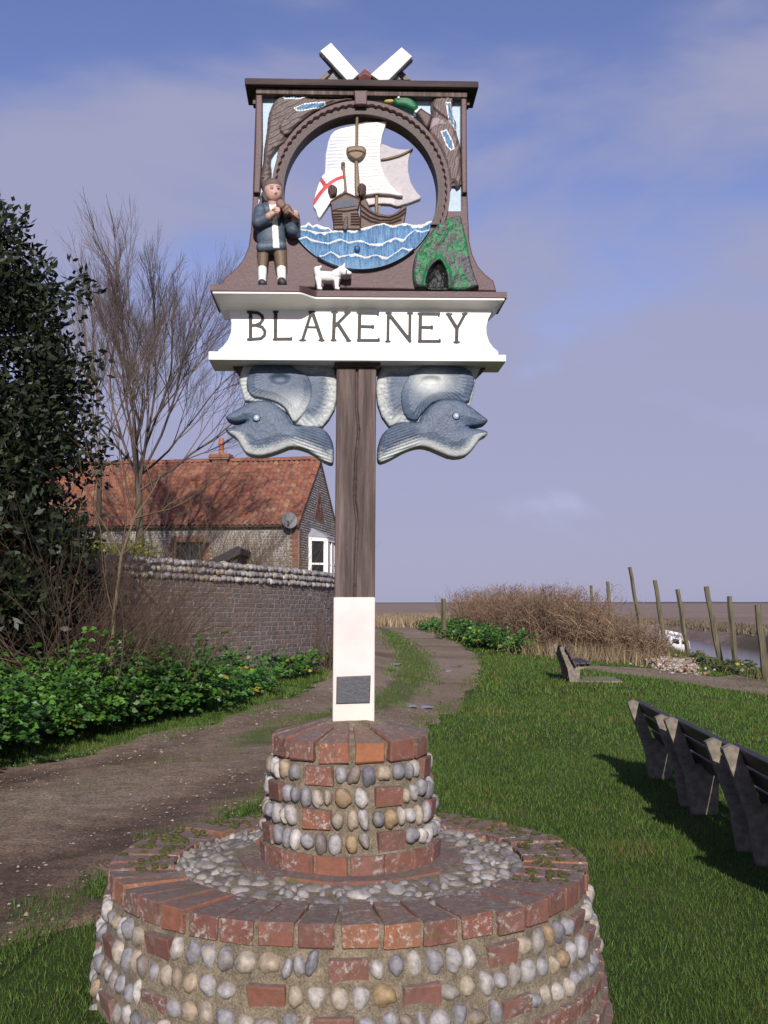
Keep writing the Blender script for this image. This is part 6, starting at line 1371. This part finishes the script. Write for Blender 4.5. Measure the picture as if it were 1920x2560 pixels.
def along(pts, n, w0, w1):
    P = np.array(pts, float); l = np.r_[0, np.cumsum(np.linalg.norm(np.diff(P, axis=0), axis=1))]
    for k in range(n):
        s = random.uniform(0, l[-1]); x = np.interp(s, l, P[:, 0]); y = np.interp(s, l, P[:, 1]); ev.append((x + random.uniform(-w1, w0), y + random.uniform(-.3, .5), random.uniform(.42, 1.12)))
edge = [at(-260, 1720), at(-60, 1650), at(40, 1618), at(110, 1597), at(200, 1572), at(300, 1560), at(400, 1540)]
along(edge, 310, .40, 1.7)
n_near = len(ev)
undergrowth = leafy('undergrowth', [(x, y, s * random.choice([.8, .95, 1.05])) for x, y, s in ev], 0.86, .36, 27, .060, GC, 'bank of leafy green plants along the left edge of the track', 'plants', yellow=.006)
ev = []; along([at(400, 1545), at(470, 1515), at(530, 1492)], 42, .35, .7); leafy('undergrowth', ev, 0.62, .34, 24, .064, [(.06, .17, .02), (.05, .14, .02), (.07, .19, .03)], 'bright green clump of leaves at the foot of the brick wall', 'plants', yellow=.03)
ev = []; along([at(575, 1478), at(640, 1462), at(690, 1445), at(712, 1432)], 34, .25, .6); leafy('undergrowth', ev, 0.62, .36, 23, .066, GC, 'green leafy clump by the wall just left of the white post foot', 'plants', yellow=.02)
ev = []; along([at(985, 1372), at(1020, 1388), at(1060, 1402), at(1110, 1413), at(1150, 1415)], 60, .2, .4); leafy('undergrowth', [(x + .15, y + .6, s) for x, y, s in ev], 0.85, .7, 26, .12, GC, 'low green plants along the foot of the dry hedge', 'plants')
ev = []; along([at(840, 1340), at(900, 1345), at(955, 1356), at(985, 1370)], 50, .3, .6); leafy('undergrowth', [(x, y + 1.0, s) for x, y, s in ev], .55, 1.0, 14, .25, GC, 'strip of green verge plants where the track disappears', 'plants')
ev = []; along([at(1500, 1432), at(1540, 1442), at(1600, 1452), at(1625, 1458)], 34, .3, .3); leafy('undergrowth', ev, .30, .4, 12, .12, [(.06, .09, .02), (.09, .10, .04)], 'low weeds on the creek edge below the mooring posts', 'plants')
# --- trees and shrubs
def grow(A, p, d, L, r, depth, spec, tw=None):
    n = 4 if depth > 2 else (3 if depth == 2 else 2); P = [p]; dd = d
    for i in range(n):
        dd = unit(dd + RNG.normal(0, spec['wob'], 3) + np.array((0, 0, spec['up']))); P.append(P[-1] + dd * L / n)
    P = np.array(P); r1 = r * spec['taper']; k = 6 if r > .04 else (4 if r > .012 else 3)
    tgt = tw if (tw is not None and depth <= spec.get('twig', 1)) else A
    tgt.tube(P, np.linspace(r, r1, n + 1), k, np.array(spec['col']) * random.uniform(.75, 1.2) * (1.0 if r > .02 else 1.15), cap=False)
    if depth == 0: return
    nb_ = random.randint(*spec['n'])
    for b in range(nb_):
        t = random.uniform(.35, 1.0) if b else 1.0; i = t * n; i0 = min(int(i), n - 1); q = P[i0] + (P[i0 + 1] - P[i0]) * (i - i0)
        ang = abs(random.gauss(spec['ang'], .14)) if b else spec['ang'] * .35; ax = unit(np.cross(dd, RNG.normal(0, 1, 3))); nd = unit(dd * math.cos(ang) + ax * math.sin(ang))
        grow(A, q, nd, L * random.uniform(*spec['len']), (r + (r1 - r) * t) * random.uniform(.5, .72) if b else r1, depth - 1, spec, tw)
def tree_at(xd, yd, D):
    a, b_, c = ray(xd * D2S, yd * D2S); return np.array((a * D / b_, D, CZ + c * D / b_))
bt = empty('bare_tree', (0, 0, 0)); tag(bt, 'tall leafless tree with many upright branches in front of the cottage', 'tree')
A = Acc(); T2 = Acc(); D = 33; g0 = tree_at(306, 1215, D); g0[2] = 0.2; f0 = tree_at(298, 1010, D)
A.tube([g0, g0 * .6 + f0 * .4 + (.06, 0, 0), f0], [.17, .13, .09], 9, np.array((.09, .08, .055)), cap=False)
SP = dict(wob=.07, up=.04, taper=.66, n=(4, 5), ang=.36, len=(.50, .72), col=(.12, .092, .082), twig=2)
for (xd, yd, L, r) in [(215, 800, 2.6, .12), (250, 790, 2.6, .13), (285, 760, 2.8, .13), (320, 760, 2.8, .14), (355, 770, 2.8, .13), (395, 790, 2.6, .12), (440, 830, 2.5, .11), (470, 900, 2.5, .10), (175, 870, 2.3, .10), (420, 930, 2.1, .09), (330, 860, 2.4, .10)]:
    tg = tree_at(xd, yd, D + random.uniform(-1.6, 1.6)); d = unit(tg - f0); grow(A, f0 + (random.uniform(-.06, .06), 0, random.uniform(-1.0, .1)), d, L * 1.15, r * .42, 5, SP, T2)
obj('trunk', A.mesh('trunk', True), M_TWIG, bt); obj('twigs', T2.mesh('twigs'), M_TWIG, bt)
st2 = empty('bare_tree', (0, 0, 0)); tag(st2, 'thinner leafless tree left of the tall one, half behind the evergreen', 'tree')
A = Acc(); T2 = Acc(); g0 = tree_at(205, 1215, 28); g0[2] = .2; f0 = tree_at(215, 1010, 28); A.tube([g0, (g0 + f0) / 2 + (.05, 0, 0), f0], [.085, .07, .06], 7, np.array((.06, .05, .04)), cap=False)
for (xd, yd) in [(180, 800), (205, 740), (230, 800), (255, 880), (160, 900)]: grow(A, f0, unit(tree_at(xd, yd, 28 + random.uniform(-1, 1)) - f0), 2.4, .028, 4, SP, T2)
obj('trunk', A.mesh('trunk', True), M_TWIG, st2); obj('twigs', T2.mesh('twigs'), M_TWIG, st2)
# saplings and brambles before the wall
SH = dict(wob=.10, up=.02, taper=.62, n=(2, 3), ang=.42, len=(.55, .8), col=(.13, .092, .060), twig=0)
sap = empty('sapling', (0, 0, 0)); tag(sap, 'pale leaning sapling with a forked stem before the wall', 'sapling'); A = Acc()
b0_ = tree_at(235, 1420, 11.5); b0_[2] = float(H(b0_[0], b0_[1])); P = np.array([b0_, tree_at(246, 1330, 11.5), tree_at(262, 1200, 11.6), tree_at(290, 1120, 11.7), tree_at(330, 1060, 11.8), tree_at(352, 1015, 11.9)]); A.tube(P, [.021, .020, .017, .013, .009, .005], 6, np.array((.125, .10, .06)), cap=False)
A.tube(np.array([P[2], tree_at(235, 1150, 11.6), tree_at(195, 1085, 11.6)]), [.012, .009, .005], 5, np.array((.115, .092, .055)), cap=False)
for q, tgt in ((P[2], (300, 1010)), (P[3], (250, 1000)), (P[3], (370, 1090)), (P[4], (320, 980)), (P[1], (180, 1180)), (P[2], (330, 1130))): grow(A, q, unit(tree_at(*tgt, 11.7) - q), .75, .012, 3, SH)
obj('stem', A.mesh('stem', True), M_TWIG, sap)
def thicket(name, label, cat, spots, h, n, col, depth=2, lean=.35, r0=.008, up=.02, kind=None, wob=.10, ln=.5):
    A = Acc(); sp = dict(SH); sp['col'] = col; sp['up'] = up; sp['wob'] = wob
    for (x, y, sc) in spots:
        gz = float(H(x, y))
        for k in range(n): d = unit(np.array((random.gauss(0, lean), random.gauss(0, lean), 1.0))); grow(A, np.array((x + random.gauss(0, .22), y + random.gauss(0, .22), gz)), d, h * sc * random.uniform(.35, .8) * ln * 1.6, r0 * random.uniform(.7, 1.3), depth, sp)
    o = obj(name, A.mesh(name), M_TWIG); tag(o, label, cat, kind=kind); return o
sp1 = [(-4.5 + random.uniform(-1.3, 1.6), 11.9 + random.uniform(-1.0, 1.5), random.uniform(.8, 1.25)) for _ in range(34)]
thicket('bramble_thicket', 'tangle of bare brown stems in the shade before the wall', 'shrubs', sp1, 1.9, 9, (.085, .058, .042), 3, .40, .009, .0, 'stuff')  # stem brown deepened, putting the shade beside the oak into the colour
sp2 = [(-3.05 + random.uniform(-.6, .45), 13.2 + random.uniform(-.9, 1.0), random.uniform(.7, 1.1)) for _ in range(22)]
thicket('bare_shrub', 'bare brown twiggy shrub against the left of the brick wall', 'shrub', sp2, 1.75, 10, (.13, .088, .058), 3, .42, .007, .0)
thicket('dead_stems', 'dry brown climber stems hanging on the brick wall', 'stems', [(*(wall_at(9.2)[0] + wall_at(9.2)[2] * .3), .8)] * 2, 1.1, 12, (.13, .085, .055), 3, .12, .006, .02, 'stuff')
thicket('garden_shrub', 'twiggy yellow brown shrub behind the wall near the bay window', 'shrub', [(-3.5 + random.uniform(-1.0, .55), 30 + random.uniform(-.6, .6), random.uniform(.8, 1.05)) for _ in range(26)], 2.9, 9, (.15, .11, .055), 3, .26, .012, .03)
def leaf_cloud(name, mat, centres, rad, n, ln, wd, cols, flat=1.0):
    C = np.array(centres); idx = RNG.integers(0, len(C), n); off_ = unit(RNG.normal(0, 1, (n, 3))) * (RNG.random((n, 1)) ** .5) * rad; P = C[idx, :3] + off_ * np.array((1, 1, flat)) 
    D_ = unit(off_ * .8 / rad + RNG.normal(0, .6, (n, 3)) + np.array((0, 0, .15))); sd = unit(np.cross(D_, RNG.normal(0, 1, (n, 3)))); l = ln * RNG.uniform(.6, 1.3, n); w_ = wd * RNG.uniform(.7, 1.3, n)
    col = np.array(cols)[RNG.integers(0, len(cols), n)] * RNG.uniform(.6, 1.35, (n, 1)); V, F, Cc = quads(P, D_, sd, l, w_, col); return npmesh(name, V, [F], False, Cc)
# clipped yellow-green hedge seen over the wall
hc = [(tree_at(xd, 1195, 27)[0], 27 + random.uniform(0, .8), random.uniform(1.9, 2.75)) for xd in np.linspace(100, 305, 60)]
gh = empty('garden_hedge', (hc[30][0], 27.3, .2)); tag(gh, 'sunlit yellow green hedge between the bare trunks', 'hedge'); 
o = obj('foliage', leaf_cloud('foliage', M_LEAF, [(x - hc[30][0], y - 27.3, z - .2) for x, y, z in hc], .35, 9000, .10, .06, [(.17, .19, .02), (.13, .16, .02), (.20, .20, .04)]), M_LEAF, gh)
A = Acc()
for k in range(0, 60, 6): A.tube([(hc[k][0] - hc[30][0], 0, 0), (hc[k][0] - hc[30][0], 0, 2.2)], .04, 5, np.array((.08, .06, .04)))
obj('stems', A.mesh('stems'), M_TWIG, gh)
# evergreen oak on the left
OX, OY = -6.3, 12.1
zp = [0.9, 1.87, 2.28, 2.86, 3.28, 3.85, 4.37, 4.84, 5.2, 5.5, 5.8, 6.1, 6.4, 6.8]; rp = [2.75, 2.95, 2.95, 2.85, 2.85, 2.95, 2.84, 2.8, 2.5, 2.3, 1.9, 1.45, .9, .2]
cl = []
for k in range(980):
    z = random.uniform(1.0, 6.5) if k % 3 else random.uniform(.7, 3.4); a = random.uniform(-math.pi, math.pi); rr = np.interp(z, zp, rp) * (.86 + .30 * (fbm(a * 2.1 + 9, z * 1.9, 5, 3) - .5) * 2) ; rr *= random.choice([1, 1, 1, .85, .6, 1.04])
    if k % 2: a = random.uniform(-2.6, .45)
    cl.append((OX + rr * math.cos(a), OY + .62 * rr * math.sin(a), z))
oak = empty('evergreen_oak', (OX, OY, .2)); tag(oak, 'dark glossy evergreen oak filling the left edge', 'tree')
cl = [(x - OX, y - OY, z - .2) for x, y, z in cl]
obj('crown', leaf_cloud('crown', M_HOLM, cl, .36, 130000, .108, .050, [(.011, .018, .008), (.016, .025, .010), (.026, .038, .014), (.008, .013, .007)]), M_HOLM, oak)
A = Acc(); A.tube([(0, 0, -.2), (.05, .05, 1.2), (-.05, 0, 2.6), (0, .1, 4.4)], [.28, .24, .19, .08], 9, np.array((.06, .05, .04)), cap=False)
for k in range(26): c = cl[k * 20]; A.tube([(0, 0, max(.6, c[2] * .55)), (c[0] * .5, c[1] * .5, c[2] * .85), c], [.07, .045, .012], 5, np.array((.05, .042, .035)), cap=False)
obj('trunk', A.mesh('trunk', True), M_TWIG, oak)
# --- dry hedge on the right
def dry_hedge():
    A = Acc(); HL = np.array([at(1345, 1432), at(1290, 1430), at(1210, 1418), at(1130, 1402), at(1060, 1385), at(1010, 1374), at(985, 1368)]); HL = HL + np.array((.3, 1.2)); l = np.r_[0, np.cumsum(np.linalg.norm(np.diff(HL, axis=0), axis=1))]
    sp = dict(SH); sp['wob'] = .13; sp['up'] = .02; Vs = []; Cl = []
    for k in range(2600):
        s = l[-1] * random.random() ** 1.5; x = np.interp(s, l, HL[:, 0]) + random.gauss(.4, .55); y = np.interp(s, l, HL[:, 1]) + random.gauss(.3, .6); gz = float(H(x, y)); f = s / l[-1]
        top = (1.05 + 1.05 * sstep(0, .16, f) ) * (.86 + .34 * float(fbm(s * .8, 0, 44, 3))) * random.uniform(.55, 1.05); col = np.array(random.choice([(.19, .122, .082), (.23, .155, .10), (.145, .092, .065), (.27, .195, .125)])) * random.uniform(.7, 1.2); ln_ = random.gauss(0, .28), random.gauss(0, .28)
        n = 4; P = np.array([(x + ln_[0] * (i / n) ** 1.5 * top + random.gauss(0, .05) * i / n, y + ln_[1] * (i / n) ** 1.5 * top, gz + top * i / n) for i in range(n + 1)]); A.tube(P, np.linspace(.014, .004, n + 1), 3, col, cap=False)
        for b in range(6):
            t = random.uniform(.25, 1); q = P[0] + (P[-1] - P[0]) * t; i = int(t * n * .999); q = P[i] + (P[i + 1] - P[i]) * (t * n - i); d = unit(np.array((random.gauss(0, .8), random.gauss(0, .8), random.uniform(.1, 1.0)))) * random.uniform(.15, .42)
            A.tube([q, q + d * .5 + (0, 0, .02), q + d], [.008, .006, .003], 3, col * random.uniform(.8, 1.25), cap=False); Cl.append(q + d * .7)
    return A, np.array(Cl), HL
HA, HC, HL = dry_hedge()
hx, hy = float(HL[2][0]), float(HL[2][1])
dh = empty('dry_hedge', (0, 0, 0)); tag(dh, 'long brown leafless hedge beside the track on the right', 'hedge')
obj('stems', HA.mesh('stems'), M_TWIG, dh)
n = 26000; idx = RNG.integers(0, len(HC), n); P = HC[idx] + RNG.normal(0, .09, (n, 3)); D_ = unit(RNG.normal(0, 1, (n, 3))); sd = unit(np.cross(D_, RNG.normal(0, 1, (n, 3)))); col = np.array([(.21, .138, .09), (.27, .185, .12), (.16, .105, .075), (.20, .122, .085)])[RNG.integers(0, 4, n)] * RNG.uniform(.6, 1.25, (n, 1))
V, F, C = quads(P, D_, sd, RNG.uniform(.03, .08, n), RNG.uniform(.012, .03, n), col); obj('dead_leaves', npmesh('dead_leaves', V, [F], False, C), M_TWIG, dh)
# dry grass at the hedge foot and the far reed bank, marsh tussocks
def tussocks(name, label, cat, P, h, w_, cols):
    n = len(P); z = H(P[:, 0], P[:, 1]); B = np.c_[P, z - .02]; an = RNG.uniform(0, 6.28, n); side = np.stack([np.cos(an), np.sin(an), np.zeros(n)], 1); ld = unit(np.stack([RNG.normal(0, .3, n), RNG.normal(0, .3, n), np.ones(n)], 1)); hh = h * RNG.uniform(.5, 1.15, n); ww = w_ * RNG.uniform(.6, 1.3, n)
    V = np.stack([B - side * ww[:, None] / 2, B + side * ww[:, None] / 2, B + ld * hh[:, None]], 1).reshape(-1, 3); col = np.array(cols)[RNG.integers(0, len(cols), n)] * RNG.uniform(.65, 1.3, (n, 1))
    tag(obj(name, npmesh(name, V, [np.arange(3 * n).reshape(-1, 3)], False, np.repeat(col, 3, 0)), M_TWIG), label, cat, kind='stuff')
STR = [(.26, .20, .125), (.21, .155, .10), (.32, .25, .16), (.18, .12, .08)]
s = RNG.random(7000) ** 1.6; ll = np.r_[0, np.cumsum(np.linalg.norm(np.diff(HL, axis=0), axis=1))]; P = np.stack([np.interp(s * ll[-1], ll, HL[:, 0]), np.interp(s * ll[-1], ll, HL[:, 1])], 1) + RNG.normal(0, .7, (7000, 2)) + (.0, -.5)
tussocks('dry_grass', 'pale dry grass round the foot of the hedge', 'grass', P, .6, .02, STR)
n = 16000; P = np.stack([RNG.uniform(-14, 5.5, n), RNG.uniform(72, 100, n)], 1); tussocks('reed_bank', 'straw coloured reeds beyond the end of the track', 'reeds', P, .75, .10, STR)
n = 9000; yy = RNG.uniform(34, 150, n); P = np.stack([creek_far(yy) + RNG.uniform(-.2, 6, n), yy], 1); tussocks('marsh_grass', 'rough brown marsh grass edging the far bank of the creek', 'grass', P, .42, .16, [(.13, .10, .07), (.10, .085, .05), (.17, .135, .10)])
n = 5000; yy = RNG.uniform(22, 60, n); P = np.stack([creek_near(yy) + RNG.normal(.2, .5, n), yy], 1); tussocks('bank_grass', 'tufts of rank grass on the near creek bank', 'grass', P, .28, .03, [(.08, .10, .03), (.14, .12, .05), (.06, .085, .02)])
